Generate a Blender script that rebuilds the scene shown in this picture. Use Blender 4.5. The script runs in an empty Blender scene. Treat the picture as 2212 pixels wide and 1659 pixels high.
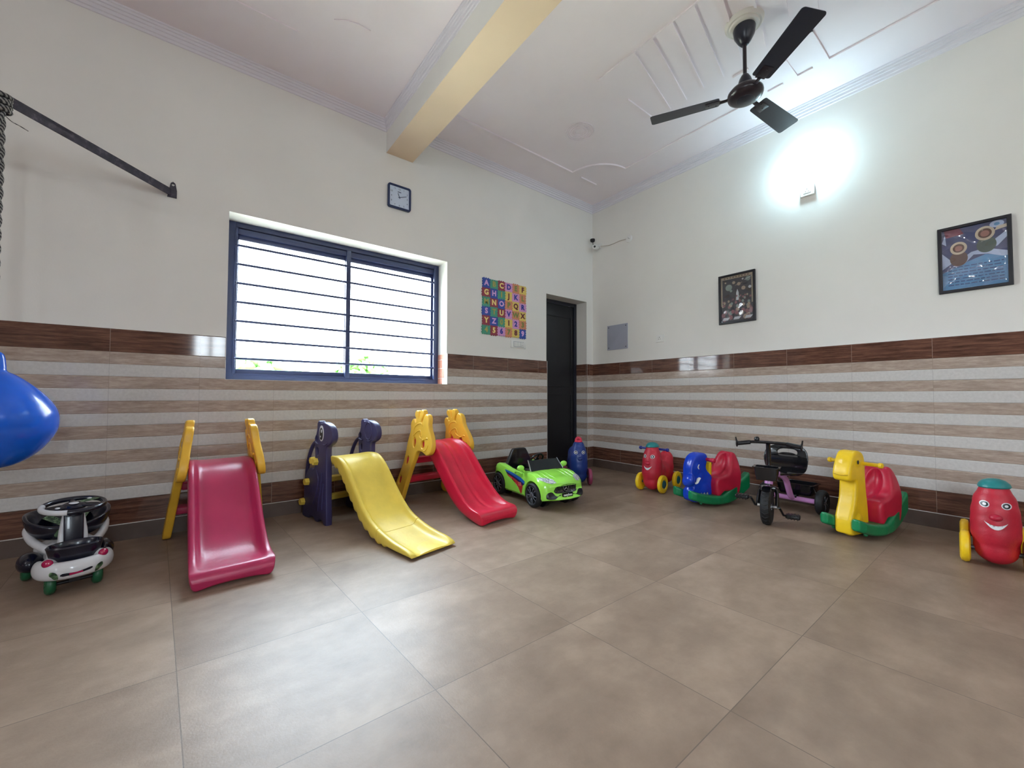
import bpy, bmesh, math, random
from mathutils import Vector, Matrix
SC = bpy.context.scene
COL = SC.collection
PI = math.pi
random.seed(7)

# ------------------------------------------------------------------ camera
cam_d = bpy.data.cameras.new('camera'); cam = bpy.data.objects.new('camera', cam_d); COL.objects.link(cam)
cam_d.sensor_fit = 'HORIZONTAL'; cam_d.sensor_width = 36; cam_d.lens = 870.72 / 2212 * 36; cam_d.clip_start = .02
_r = Vector((0.78952162, -0.61371814, 0.00237836)); _u = Vector((-0.02039801, -0.0223676, 0.9995417)); _f = Vector((0.61338367, 0.7892083, 0.03017833))
_m = Matrix((( _r.x, _u.x, -_f.x, -3.975), (_r.y, _u.y, -_f.y, -3.4288), (_r.z, _u.z, -_f.z, 0.8842), (0, 0, 0, 1)))
cam.matrix_world = _m
SC.camera = cam

# ------------------------------------------------------------------ sky, lights, exposure
w = bpy.data.worlds.new('overcast_sky'); SC.world = w; w.use_nodes = True
nt = w.node_tree; nt.nodes.clear()
out = nt.nodes.new('ShaderNodeOutputWorld'); bg = nt.nodes.new('ShaderNodeBackground')
tc = nt.nodes.new('ShaderNodeTexCoord'); sep = nt.nodes.new('ShaderNodeSeparateXYZ'); cr = nt.nodes.new('ShaderNodeValToRGB')
nt.links.new(tc.outputs['Generated'], sep.inputs[0]); nt.links.new(sep.outputs['Z'], cr.inputs[0]); nt.links.new(cr.outputs[0], bg.inputs[0]); nt.links.new(bg.outputs[0], out.inputs[0])
cr.color_ramp.elements[0].color = (.86, .92, .98, 1); cr.color_ramp.elements[0].position = .0
cr.color_ramp.elements[1].color = (.72, .86, 1, 1); cr.color_ramp.elements[1].position = .6
ma = nt.nodes.new('ShaderNodeMath'); ma.operation = 'MULTIPLY_ADD'; nt.links.new(sep.outputs['Z'], ma.inputs[0]); ma.inputs[1].default_value = 22.0; ma.inputs[2].default_value = 15.0   # brighter overhead than at the horizon
mb_ = nt.nodes.new('ShaderNodeMath'); mb_.operation = 'MAXIMUM'; nt.links.new(ma.outputs[0], mb_.inputs[0]); mb_.inputs[1].default_value = 4.0; nt.links.new(mb_.outputs[0], bg.inputs[1])

def portal(name, loc, rot, sx, sy):
    d = bpy.data.lights.new(name, 'AREA'); d.shape = 'RECTANGLE'; d.size = sx; d.size_y = sy; d.cycles.is_portal = True
    o = bpy.data.objects.new(name, d); COL.objects.link(o); o.location = loc; o.rotation_euler = rot; return o
portal('window_portal', (-2.967, .215, 1.59), (-PI/2, 0, 0), 1.74, 1.2)
portal('window_portal', (-7.84, -5.4, 1.65), (0, -PI/2, 0), 1.2, 1.6)
portal('window_portal', (-3.8, -6.84, 1.9), (PI/2, 0, 0), .6, 1.4)

SC.view_settings.view_transform = 'Standard'; SC.view_settings.look = 'None'; SC.view_settings.gamma = 1
SC.view_settings.use_curve_mapping = False; SC.view_settings.exposure = 0.86
SC.cycles.use_denoising = True; SC.cycles.max_bounces = 10; SC.cycles.diffuse_bounces = 7; SC.cycles.transparent_max_bounces = 12
SC.cycles.sample_clamp_indirect = 12

# ------------------------------------------------------------------ materials
def srgb(h):
    if isinstance(h, str): h = tuple(int(h[i:i+2], 16) / 255 for i in (0, 2, 4))
    return tuple((c / 12.92 if c <= .04045 else ((c + .055) / 1.055) ** 2.4) for c in h) + (1,)
class N:
    """tiny node builder"""
    def __init__(s, name):
        s.m = bpy.data.materials.new(name); s.m.use_nodes = True; s.t = s.m.node_tree; s.b = s.t.nodes['Principled BSDF']
    def n(s, k, **kw):
        x = s.t.nodes.new('ShaderNode' + k)
        for a, v in kw.items(): setattr(x, a, v)
        return x
    def l(s, a, b): s.t.links.new(a, b)
    def math(s, op, a, b=None, c=None):
        x = s.n('Math', operation=op)
        for i, v in enumerate((a, b, c)):
            if v is None: continue
            if isinstance(v, (int, float)): x.inputs[i].default_value = v
            else: s.l(v, x.inputs[i])
        return x.outputs[0]
    def pos(s):
        return s.n('NewGeometry').outputs['Position']
    def noise(s, vec, scale, detail=4, rough=.6, mapscale=None):
        x = s.n('TexNoise'); x.inputs['Scale'].default_value = scale; x.inputs['Detail'].default_value = detail; x.inputs['Roughness'].default_value = rough
        if mapscale:
            mp = s.n('Mapping'); mp.inputs['Scale'].default_value = mapscale; s.l(vec, mp.inputs[0]); vec = mp.outputs[0]
        s.l(vec, x.inputs['Vector']); return x.outputs['Fac']
    def ramp(s, f, *st):
        x = s.n('ValToRGB'); e = x.color_ramp.elements
        while len(e) < len(st): e.new(.5)
        for i, (p, c) in enumerate(st): e[i].position = p; e[i].color = c if len(c) == 4 else tuple(c) + (1,)
        s.l(f, x.inputs[0]); return x.outputs[0]
    def mix(s, f, a, b, mode='MIX'):
        x = s.n('Mix', data_type='RGBA', blend_type=mode)
        for i, v in ((0, f), (6, a), (7, b)):
            if isinstance(v, (int, float)): x.inputs[i].default_value = v
            elif isinstance(v, tuple): x.inputs[i].default_value = v
            else: s.l(v, x.inputs[i])
        return x.outputs[2]
    def bump(s, h, strength, dist=.01):
        x = s.n('Bump'); x.inputs['Strength'].default_value = strength; x.inputs['Distance'].default_value = dist
        s.l(h, x.inputs['Height']); s.l(x.outputs[0], s.b.inputs['Normal'])
    def set(s, color=None, rough=None, **kw):
        for k, v in (('Base Color', color), ('Roughness', rough)):
            if v is None: continue
            if isinstance(v, (int, float, tuple)): s.b.inputs[k].default_value = v
            else: s.l(v, s.b.inputs[k])
        for k, v in kw.items(): s.b.inputs[k.replace('_', ' ')].default_value = v
        return s.m
def plastic(name, col, rough=.35, spec=.5, tex=.06, scale=60, coat=0., bump=.06, metal=0.):
    k = N(name); c = srgb(col); p = k.n('TexCoord').outputs['Object']
    f = k.noise(p, scale, 3); g = k.noise(p, 6, 3)
    dk = tuple(v * (1 - 2.2 * tex) for v in c[:3]) + (1,); lt = tuple(min(1, v * (1 + tex)) for v in c[:3]) + (1,)
    cc = k.ramp(g, (.3, dk), (.7, lt))
    if bump: k.bump(f, bump, .004)
    k.set(cc, rough, Specular_IOR_Level=spec, Coat_Weight=coat, Metallic=metal)
    return k.m

# ------------------------------------------------------------------ mesh helpers
def tag(o, label=None, cat=None, group=None, kind=None):
    if label: o['label'] = label
    if cat: o['category'] = cat
    if group: o['group'] = group
    if kind: o['kind'] = kind
    return o
def thing(name, label, cat, loc=(0, 0, 0), rz=0, group=None):
    o = bpy.data.objects.new(name, None); COL.objects.link(o); o.location = loc; o.rotation_euler = (0, 0, rz)
    o.empty_display_size = .05
    return tag(o, label, cat, group)
def link(name, me, mats, parent=None, smooth=True, angle=None, loc=None, rot=None):
    me.name = name
    o = bpy.data.objects.new(name, me); COL.objects.link(o)
    if not isinstance(mats, (list, tuple)): mats = [mats]
    if len(me.materials) == 0:
        for m in mats: me.materials.append(m)
    if parent: o.parent = parent
    if loc: o.location = loc
    if rot: o.rotation_euler = rot
    if smooth:
        for p in me.polygons: p.use_smooth = True
        if angle: 
            bm = bmesh.new(); bm.from_mesh(me)
            ca = math.radians(angle)
            for e in bm.edges:
                if len(e.link_faces) == 2 and e.calc_face_angle(0) > ca: e.smooth = False
            bm.to_mesh(me); bm.free()
    return o
class MB:
    def __init__(s): s.bm = bmesh.new(); s.mi = 0
    def _fin(s, fs):
        for f in fs: f.material_index = s.mi
    def box(s, x0, x1, y0, y1, z0, z1, bev=0, seg=2, M=None):
        r = bmesh.ops.create_cube(s.bm, size=1); vs = r['verts']
        for v in vs: v.co = Vector(((x0 + x1) / 2 + v.co.x * (x1 - x0), (y0 + y1) / 2 + v.co.y * (y1 - y0), (z0 + z1) / 2 + v.co.z * (z1 - z0)))
        fs = list({f for v in vs for f in v.link_faces})
        if M is not None: 
            for v in vs: v.co = M @ v.co
        if bev:
            es = list({e for v in vs for e in v.link_edges})
            r = bmesh.ops.bevel(s.bm, geom=es, offset=bev, segments=seg, profile=.5, affect='EDGES'); fs = list(set(f for f in fs if f.is_valid) | set(r['faces']))
        s._fin(fs); return s
    def ell(s, c, r, rot=None, u=20, v=12):
        q = bmesh.ops.create_uvsphere(s.bm, u_segments=u, v_segments=v, radius=1)
        R = Matrix.Identity(3) if rot is None else Matrix.Rotation(rot[1], 3, rot[0])
        for k in q['verts']: k.co = R @ Vector((k.co.x * r[0], k.co.y * r[1], k.co.z * r[2])) + Vector(c)
        s._fin({f for k in q['verts'] for f in k.link_faces}); return s
    def rings(s, rings, closed=False, caps=True):
        vs = [[s.bm.verts.new(p) for p in r] for r in rings]; n = len(vs[0]); fs = []
        m = len(vs)
        for i in range(m if closed else m - 1):
            a, b = vs[i], vs[(i + 1) % m]
            for j in range(n): fs.append(s.bm.faces.new((a[j], a[(j + 1) % n], b[(j + 1) % n], b[j])))
        if caps and not closed: fs += [s.bm.faces.new(vs[0][::-1]), s.bm.faces.new(vs[-1])]
        s._fin(fs); return s
    def tube(s, pts, r, seg=12, closed=False, caps=True, flat=None):
        pts = [Vector(p) for p in pts]; n = len(pts); rr = r if isinstance(r, (list, tuple)) else [r] * n
        up = None; rs = []
        for i, p in enumerate(pts):
            if closed: t = (pts[(i + 1) % n] - pts[i - 1]).normalized()
            else: t = (pts[min(i + 1, n - 1)] - pts[max(i - 1, 0)]).normalized()
            if up is None: up = Vector((0, 0, 1)) if abs(t.z) < .9 else Vector((1, 0, 0))
            a = t.cross(up).normalized(); b = a.cross(t).normalized(); up = b
            fx, fy = flat if flat else (1, 1)
            rs.append([p + rr[i] * (fx * math.cos(2 * PI * k / seg) * a + fy * math.sin(2 * PI * k / seg) * b) for k in range(seg)])
        return s.rings(rs, closed, caps)
    def cyl(s, a, b, r, seg=20, r2=None): return s.tube([a, b], [r, r if r2 is None else r2], seg)
    def lathe(s, prof, M=None, seg=32, caps=True):
        M = M or Matrix.Identity(4)
        rs = [[M @ Vector((r * math.cos(2 * PI * k / seg), r * math.sin(2 * PI * k / seg), z)) for k in range(seg)] for r, z in prof]
        return s.rings(rs, False, caps)
    def torus(s, M, R, r, seg=32, ts=10, flat=(1, 1)):
        rs = []
        for i in range(seg):
            a = 2 * PI * i / seg
            rs.append([M @ Vector(((R + r * flat[0] * math.cos(2 * PI * k / ts)) * math.cos(a), (R + r * flat[0] * math.cos(2 * PI * k / ts)) * math.sin(a), r * flat[1] * math.sin(2 * PI * k / ts))) for k in range(ts)])
        return s.rings(rs, True)
    def poly(s, pts, mi=None):
        f = s.bm.faces.new([s.bm.verts.new(p) for p in pts]); f.material_index = s.mi; return s
    def mesh(s, weld=False):
        bmesh.ops.recalc_face_normals(s.bm, faces=s.bm.faces)
        me = bpy.data.meshes.new('m'); s.bm.to_mesh(me); s.bm.free(); return me
    def add(s, name, mats, parent=None, smooth=True, angle=40, loc=None, rot=None, kind=None):
        o = link(name, s.mesh(), mats, parent, smooth, angle, loc, rot)
        if kind: o['kind'] = kind
        return o
def evaluated(me, mods):
    """apply modifiers to a mesh and give back the plain result"""
    t = bpy.data.objects.new('t', me); COL.objects.link(t)
    for k, kw in mods:
        m = t.modifiers.new(k, k)
        for a, v in kw.items(): setattr(m, a, v)
    dg = bpy.context.evaluated_depsgraph_get()
    r = bpy.data.meshes.new_from_object(t.evaluated_get(dg)); bpy.data.objects.remove(t); return r
def fuse(mb, voxel=.006, it=6, fac=.5):
    return evaluated(mb.mesh(), [('REMESH', dict(mode='VOXEL', voxel_size=voxel)), ('SMOOTH', dict(factor=fac, iterations=it))])
def cut(me, cutter_me, op='DIFFERENCE'):
    c = bpy.data.objects.new('c', cutter_me); COL.objects.link(c)
    r = evaluated(me, [('BOOLEAN', dict(object=c, operation=op, solver='EXACT'))]); bpy.data.objects.remove(c); return r
def smoothpts(pts, k=4, closed=True):
    n = len(pts); o = []
    rng = range(n) if closed else range(n - 1)
    for i in rng:
        g = (lambda j: pts[j % n]) if closed else (lambda j: pts[max(0, min(n - 1, j))])
        p0, p1, p2, p3 = map(g, (i - 1, i, i + 1, i + 2))
        for q in range(k):
            t = q / k
            o.append(tuple(.5 * (2 * b + (c - a) * t + (2 * a - 5 * b + 4 * c - d) * t * t + (3 * b - a - 3 * c + d) * t ** 3) for a, b, c, d in zip(p0, p1, p2, p3)))
    if not closed: o.append(tuple(pts[-1]))
    return o
def slab(loops, half, bev=.006, res=2):
    """2-D outline (with holes) in XY, thickened along Z to +-half, rounded edges"""
    cu = bpy.data.curves.new('c', 'CURVE'); cu.dimensions = '2D'; cu.fill_mode = 'BOTH'
    cu.extrude = max(half - bev, 1e-4); cu.bevel_depth = bev; cu.bevel_resolution = res; cu.offset = -bev
    for L in loops:
        s = cu.splines.new('POLY'); s.points.add(len(L) - 1); s.use_cyclic_u = True
        for p, q in zip(s.points, L): p.co = (q[0], q[1], 0, 1)
    o = bpy.data.objects.new('c', cu); COL.objects.link(o)
    dg = bpy.context.evaluated_depsgraph_get(); me = bpy.data.meshes.new_from_object(o.evaluated_get(dg)); bpy.data.objects.remove(o); return me
def text_mesh(s, size, depth=.001, bold=0.0, align='CENTER'):
    cu = bpy.data.curves.new('t', 'FONT'); cu.body = s; cu.size = size; cu.extrude = depth; cu.align_x = align; cu.align_y = 'CENTER'; cu.offset = bold; cu.resolution_u = 3
    o = bpy.data.objects.new('t', cu); COL.objects.link(o)
    dg = bpy.context.evaluated_depsgraph_get(); me = bpy.data.meshes.new_from_object(o.evaluated_get(dg)); bpy.data.objects.remove(o); return me
def xf(me, M): me.transform(M); return me
def circle(cx, cy, rx, ry=None, n=24): 
    ry = rx if ry is None else ry
    return [(cx + rx * math.cos(2 * PI * i / n), cy + ry * math.sin(2 * PI * i / n)) for i in range(n)]
def join(*mes):
    bm = bmesh.new()
    for i, me in enumerate(mes):
        n0 = len(bm.faces); bm.from_mesh(me)
    r = bpy.data.meshes.new('j'); bm.to_mesh(r); bm.free(); return r
from mathutils.bvhtree import BVHTree
def bvh(me):
    bm = bmesh.new(); bm.from_mesh(me); t = BVHTree.FromBMesh(bm); bm.free(); return t
def decal(outline, M, tree, direc, off=.0015, cuts=3):
    '''flat outline laid onto a surface'''
    bm = bmesh.new(); f = bm.faces.new([bm.verts.new((M @ Vector((a, b, 0)))) for a, b in outline])
    bmesh.ops.triangulate(bm, faces=[f])
    for _ in range(cuts): bmesh.ops.subdivide_edges(bm, edges=[e for e in bm.edges if e.calc_length() > .012], cuts=1); bmesh.ops.triangulate(bm, faces=bm.faces[:])
    d = Vector(direc).normalized()
    for v in bm.verts:
        h = tree.ray_cast(v.co - d * .3, d)
        if h[0] is not None: v.co = h[0] - d * off
    bmesh.ops.recalc_face_normals(bm, faces=bm.faces)
    if sum((f.normal.dot(d) * f.calc_area() for f in bm.faces)) > 0: bmesh.ops.reverse_faces(bm, faces=bm.faces)
    me = bpy.data.meshes.new('d'); bm.to_mesh(me); bm.free(); return me
M_FRONT = Matrix(((0, 0, 1, 0), (1, 0, 0, 0), (0, 1, 0, 0), (0, 0, 0, 1)))   # slab x -> Y, y -> Z, z -> X
# plane frames: XY of a slab -> (x, z) on a wall.  XZ: x->X, y->Z, z->-Y (faces the room from the back wall)
M_BACK = Matrix(((1, 0, 0, 0), (0, 0, -1, 0), (0, 1, 0, 0), (0, 0, 0, 1)))
# right wall (x = 0, faces -X): slab x -> -Y, slab y -> Z, slab z -> -X
M_RIGHT = Matrix(((0, 0, -1, 0), (-1, 0, 0, 0), (0, 1, 0, 0), (0, 0, 0, 1)))
# upright side plate of a toy: slab x -> X (forward), slab y -> Z, slab z -> -Y
M_SIDE = M_BACK
# ================================================================== the room
XL, YB = -7.8, -6.8          # left wall and the wall behind the camera
ZC1, ZC2 = 3.30, 3.335       # ceiling left and right of the beam
TW = .43256                  # dado tile width
def paint(name, col, mott=.03):
    k = N(name); p = k.pos(); f = k.noise(p, 1.3, 4); g = k.noise(p, 90, 3); c = srgb(col)
    cc = k.ramp(f, (.3, tuple(v * (1 - mott) for v in c[:3])), (.7, tuple(min(1, v * (1 + mott)) for v in c[:3])))
    k.bump(g, .12, .003); return k.set(cc, .62)
M_wall = paint('cream_wall_paint', 'e3e2dd'); M_ceil = paint('white_ceiling_paint', 'f0e8ec'); M_beam = paint('bounce_warmed_beam_paint', 'e3cdb0')
def tilemat(name, kind):
    k = N(name); p = k.pos(); sx = k.n('SeparateXYZ'); k.l(p, sx.inputs[0]); x, y, z = sx.outputs
    nx = k.n('NewGeometry').outputs['True Normal']; sn = k.n('SeparateXYZ'); k.l(nx, sn.inputs[0])
    onr = k.math('GREATER_THAN', k.math('ABSOLUTE', sn.outputs[0]), .7)          # facing x: side walls run along y
    u = k.math('ADD', k.math('MULTIPLY', onr, k.math('ADD', y, .426)), k.math('MULTIPLY', k.math('SUBTRACT', 1, onr), k.math('ADD', x, 1.377)))
    t = k.math('DIVIDE', u, TW); fr = k.math('FRACT', k.math('ADD', t, 50)); d = k.math('MINIMUM', fr, k.math('SUBTRACT', 1, fr))
    gr = k.math('LESS_THAN', d, .0024)
    idx = k.math('FLOOR', k.math('ADD', t, 50))
    cmb = k.n('CombineXYZ'); k.l(u, cmb.inputs[0]); k.l(k.math('MULTIPLY', idx, 3.7), cmb.inputs[1]); k.l(z, cmb.inputs[2]); v = cmb.outputs[0]
    if kind == 'dark':
        f = k.noise(v, 4, 6, .65, (1.2, 1, 16)); g = k.noise(v, 30, 3, .5, (1, 1, 14))
        c = k.ramp(k.math('ADD', k.math('MULTIPLY', f, .8), k.math('MULTIPLY', g, .2)), (.3, srgb('38231d')), (.5, srgb('634438')), (.68, srgb('875f4e')))
        gc = srgb('a08c80')
    elif kind == 'beige':
        f = k.noise(v, 5, 6, .7, (1.6, 1, 10)); g = k.noise(v, 26, 4, .6, (1, 1, 6))
        c = k.ramp(k.math('ADD', k.math('MULTIPLY', f, .65), k.math('MULTIPLY', g, .35)), (.34, srgb('95857a')), (.5, srgb('ae9d90')), (.64, srgb('c2b3a6')))
        gc = srgb('9a8b7f')
    elif kind == 'white':
        f = k.noise(v, 60, 3); c = k.ramp(f, (.3, srgb('c6c4c1')), (.7, srgb('d3d1ce'))); gc = srgb('b0aeae')
    else:
        f = k.noise(p, 5, 5); c = k.ramp(f, (.3, srgb('54463f')), (.7, srgb('685850'))); gc = srgb('685850')
    k.l(k.mix(gr, c, gc), k.b.inputs['Base Color'])
    return k.set(None, {'dark': .06, 'skirt': .35}.get(kind, .12), Specular_IOR_Level=.5)
T_dark, T_beige, T_white, T_skirt = tilemat('dark_wood_tile', 'dark'), tilemat('beige_grain_tile', 'beige'), tilemat('white_grey_tile', 'white'), tilemat('brown_skirting_tile', 'skirt')
M_edge = plastic('white_tile_edge', 'cfccc8', .4)
M_brick = None
def dado(name, wall, a, b, zlo=0, zhi=1.29):
    """tiled dado along a wall from a to b (world x on back wall, world y on right wall): ridged stripes"""
    segs = []                                   # (z0, z1, d0, d1, mat) protrusion from the plaster
    def stripe(z0, z1, d, m, lip=.0):
        segs.extend([(z0, z0 + .002, d - .003, d, m), (z0 + .002, z1 - .005, d, d + lip, m), (z1 - .005, z1 - .0015, d + lip, d + lip - .0022, m), (z1 - .0015, z1, d + lip - .0022, d + lip - .005, m)])
    zsk, zd, zu, zt = .1015, .2494, 1.1494, 1.2898
    segs.extend([(0, zsk - .004, .016, .016, 3), (zsk - .004, zsk, .016, .0105, 4)])
    stripe(zsk, zd, .012, 0)
    for i in range(12):
        z0 = zd + i * .075
        stripe(z0, z0 + .075, .012, 2 if i % 2 == 0 else 1, .0025)
    stripe(zu, zt, .012, 0); segs.append((zt, zt + .0005, .009, 0, 4))
    mb = MB()
    for z0, z1, d0, d1, m in segs:
        if z1 <= zlo or z0 >= zhi: continue
        z0 = max(z0, zlo); z1 = min(z1, zhi); mb.mi = m
        if wall == 'back': mb.poly([(a, -d0, z0), (b, -d0, z0), (b, -d1, z1), (a, -d1, z1)])
        else: mb.poly([(-d0, b, z0), (-d0, a, z0), (-d1, a, z1), (-d1, b, z1)])
    for f in mb.bm.faces: 
        if f.normal.dot(Vector((0, -1, 0) if wall == 'back' else (-1, 0, 0))) < 0: f.normal_flip()
    me = bpy.data.meshes.new('m'); mb.bm.to_mesh(me); mb.bm.free()
    o = link(name, me, [T_dark, T_beige, T_white, T_skirt, M_edge], None, False); o['kind'] = 'structure'; return o

# back wall with window and door openings (thick: 0.22)
WX0, WX1, WZ0, WZ1 = -3.83, -2.105, .997, 2.18
DX0, DX1, DZ = -.808, -.117, 2.078
def wallbox(mb, *a): mb.box(*a)
mb = MB()
for a in [(XL, WX0, 0, .22, 0, 3.5), (WX0, WX1, 0, .22, 0, WZ0), (WX0, WX1, 0, .22, WZ1, 3.5), (WX1, DX0, 0, .22, 0, 3.5), (DX0, DX1, 0, .22, DZ, 3.5), (DX1, .22, 0, .22, 0, 3.5)]: mb.box(*a)
mb.add('wall_back', M_wall, None, False, None, kind='structure')
MB().box(0, .22, YB, 0, 0, 3.5).add('wall_right', M_wall, None, False, None, kind='structure')
M_walld = paint('darkened_unseen_wall_paint', '857b72')  # unseen walls darkened to cut the light they bounce back
mb = MB()
for a in [(XL - .22, XL, YB, -6.2, 0, 3.5), (XL - .22, XL, -4.6, .22, 0, 3.5), (XL - .22, XL, -6.2, -4.6, 0, 1.05), (XL - .22, XL, -6.2, -4.6, 2.25, 3.5)]: mb.box(*a)
mb.add('wall_left', M_walld, None, False, None, kind='structure')
mb = MB()                                   # wall behind the camera
BX0, BX1 = -4.12, -3.52
for a in [(XL, -4.1, YB - .22, YB, 0, 3.5), (-3.5, .22, YB - .22, YB, 0, 3.5), (-4.1, -3.5, YB - .22, YB, 0, 1.2), (-4.1, -3.5, YB - .22, YB, 2.6, 3.5)]: mb.box(*a)
mb.add('wall_front', M_walld, None, False, None, kind='structure')
MB().box(XL - .2, -2.6, YB - .2, .2, ZC1, 3.6).box(-2.6, .2, YB - .2, .2, ZC2, 3.6).add('ceiling', M_ceil, None, False, None, kind='structure')
mb = MB().box(-2.715, -2.47, YB, 0, 3.02, 3.5)
for f_ in mb.bm.faces:
    if f_.calc_center_median().z > 3.1: f_.material_index = 1
mb.add('ceiling_beam', [M_beam, M_wall], None, False, None, kind='structure')  # underside colour holds the warm light bounced off the floor

# floor: 0.58 m tiles
k = N('brown_stone_floor_tile'); p = k.pos(); s3 = k.n('SeparateXYZ'); k.l(p, s3.inputs[0]); x, y, z = s3.outputs
u = k.math('DIVIDE', k.math('ADD', k.math('ADD', x, 3.538), k.math('MULTIPLY', y, .0625)), .583); v = k.math('DIVIDE', k.math('SUBTRACT', y, .015), .581)
fu = k.math('FRACT', k.math('ADD', u, 50)); fv = k.math('FRACT', k.math('ADD', v, 50))
d = k.math('MINIMUM', k.math('MINIMUM', fu, k.math('SUBTRACT', 1, fu)), k.math('MINIMUM', fv, k.math('SUBTRACT', 1, fv)))
gr = k.math('LESS_THAN', d, .0022)
cm = k.n('CombineXYZ'); k.l(k.math('FLOOR', u), cm.inputs[0]); k.l(k.math('FLOOR', v), cm.inputs[1])
wn = k.n('TexWhiteNoise'); k.l(cm.outputs[0], wn.inputs[0])
off = k.n('VectorMath', operation='MULTIPLY_ADD'); k.l(wn.outputs['Color'], off.inputs[0]); off.inputs[1].default_value = (7, 7, 7); k.l(p, off.inputs[2])
f1 = k.noise(off.outputs[0], 2.6, 7, .62, (1, 1.7, 1)); f2 = k.noise(off.outputs[0], 12, 5, .6); f3 = k.noise(p, 130, 3)
a = k.math('ADD', k.math('MULTIPLY', f1, .7), k.math('MULTIPLY', f2, .3)); a = k.math('ADD', a, k.math('MULTIPLY', k.math('SUBTRACT', wn.outputs['Value'], .5), .10))
c = k.ramp(a, (.3, srgb('7b6858')), (.48, srgb('8c7867')), (.6, srgb('998472')), (.75, srgb('a5907e')))
k.l(k.mix(gr, c, srgb('6a5b50')), k.b.inputs['Base Color'])
rr = k.math('ADD', .36, k.math('MULTIPLY', f3, .16)); k.l(rr, k.b.inputs['Roughness'])
k.bump(k.math('ADD', k.math('MULTIPLY', f3, .6), k.math('MULTIPLY', f2, .6)), .22, .003)
M_floor = k.set(None, None, Specular_IOR_Level=.3)
MB().box(XL, 0, YB, 0, -.2, 0).box(DX0, DX1, 0, .24, -.2, -.0001).add('floor', M_floor, None, False, None, kind='structure')

# tiled dado
dado('trim_1', 'back', XL, WX0); dado('trim_2', 'back', WX0, WX1, 0, WZ0); dado('trim_3', 'back', WX1, DX0); dado('trim_4', 'back', DX1, -.012)
dado('trim_5', 'right', YB, -.0)
# tile on the door reveal (x = DX1, faces -x)
mb = MB(); zs = [(0, .1015, 3), (.1015, .2494, 0)] + [(.2494 + i * .075, .3244 + i * .075, 2 if i % 2 == 0 else 1) for i in range(12)] + [(1.1494, 1.2898, 0)]
for z0, z1, m in zs:
    mb.mi = m; mb.box(DX1 - .008, DX1 - .0005, -.012, .168, z0, z1)
mb.mi = 4; mb.box(DX1 - .0095, DX1 - .0075, -.0145, -.0125, 0, 1.29)
mb.add('trim_6', [T_dark, T_beige, T_white, T_skirt, M_edge], None, False, None, kind='structure')
mb = MB(); mb.box(DX0 - .001, DX0 + .004, -.0125, .0, 0, 1.29); mb.box(WX0 - .004, WX0, -.014, 0, WZ0, 1.29); mb.box(WX0 - .004, WX1 + .002, -.0145, .0, WZ0 - .004, WZ0); mb.box(WX1, WX1 + .004, -.014, 0, WZ0, 1.29)
mb.add('trim_7', M_edge, None, False, None, kind='structure')
# tile pieces on the window reveal
k = N('red_brown_reveal_tile'); f = k.noise(k.pos(), 40, 3); M_brick = k.set(k.ramp(f, (.3, srgb('b8765f')), (.7, srgb('cd9079'))), .4)
mb = MB()
for i, (z0, z1) in enumerate([(1.0, 1.055), (1.06, 1.15), (1.155, 1.235), (1.24, 1.288)]): mb.box(WX1 - .003, WX1 + .002, .05 if i % 2 else .09, .172, z0, z1)
mb.add('trim_8', M_brick, None, False, None, kind='structure')

# cornices
M_corn = paint('lilac_white_cornice_paint', 'dfdde3')
def cornice(name, axis, a, b, at, zc, sgn):
    """three stepped ledges; axis 'x': runs along x against y=at; sgn: direction away from the wall"""
    prof = [(0, 0), (.034, 0), (.034, -.012), (.028, -.015), (.028, -.03), (.021, -.033), (.021, -.05), (.014, -.053), (.014, -.074), (.007, -.078), (.007, -.095), (0, -.098)]
    mb = MB()
    R = []
    for t in (a, b):
        R.append([(t, at + sgn * d, zc + z) if axis == 'x' else (at + sgn * d, t, zc + z) for d, z in prof])
    mb.rings(R); return mb.add(name, M_corn, None, False, None, kind='structure')
cornice('trim_9', 'x', XL, -2.715, 0, ZC1, -1); cornice('trim_10', 'x', -2.47, 0, 0, ZC2, -1)
cornice('trim_11', 'y', YB, 0, 0, ZC2, -1); cornice('trim_12', 'y', YB, 0, -2.715, ZC1, -1)
# plaster pattern lines in the ceiling
def strips(name, lines, wd=.011, dp=.006, zc=ZC2, mat=None):
    mb = MB(); n_ = 0
    for L in lines:
        for p, q in zip(L[:-1], L[1:]):
            n_ += 1; dq = dp + (n_ % 5) * .0004
            p = Vector(p + (0,)); q = Vector(q + (0,)); d = (q - p); n = d.length; d.normalize(); M = Matrix.Translation((p + q) / 2 + Vector((0, 0, zc))) @ Matrix.Rotation(math.atan2(d.y, d.x), 4, 'Z')
            mb.box(-n / 2 - wd / 2, n / 2 + wd / 2, -wd / 2, wd / 2, -dq, .01 - (n_ % 5) * .0004, M=M)
    return mb.add(name, mat or M_ceil, None, False, None, kind='structure')
cx, cy = -1.2, -2.33
L1 = [[(-1.58, -1.43), (-1.58, -2.3)], [(-1.58, -1.75), (-.86, -1.6)], [(-1.58, -1.895), (-.855, -1.74)], [(-1.58, -2.04), (-.86, -1.888)], [(-1.58, -2.187), (-.855, -2.036)],
      [(-1.475, -2.315), (-.885, -2.186)], [(-1.58, -2.49), (-.9, -2.345)], [(-1.58, -2.3), (-1.58, -3.2)], [(-1.58, -2.64), (-.86, -2.49)], [(-1.58, -2.79), (-.86, -2.64)],
      [(-.78, -2.51), (-.78, -2.583), (-.42, -2.583), (-.42, -4.9)], [(-.788, -2.089), (-.788, -2.185)], [(-.417, -2.196), (-.417, -2.29)], [(-.65, -2.388), (-.417, -2.388), (-.417, -2.482)],
      [(-.408, -1.96), (-.408, -.82)], [(-1.226, -1.445), (-.9, -1.445)]]
strips('trim_13', L1, .013, .011)
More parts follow.
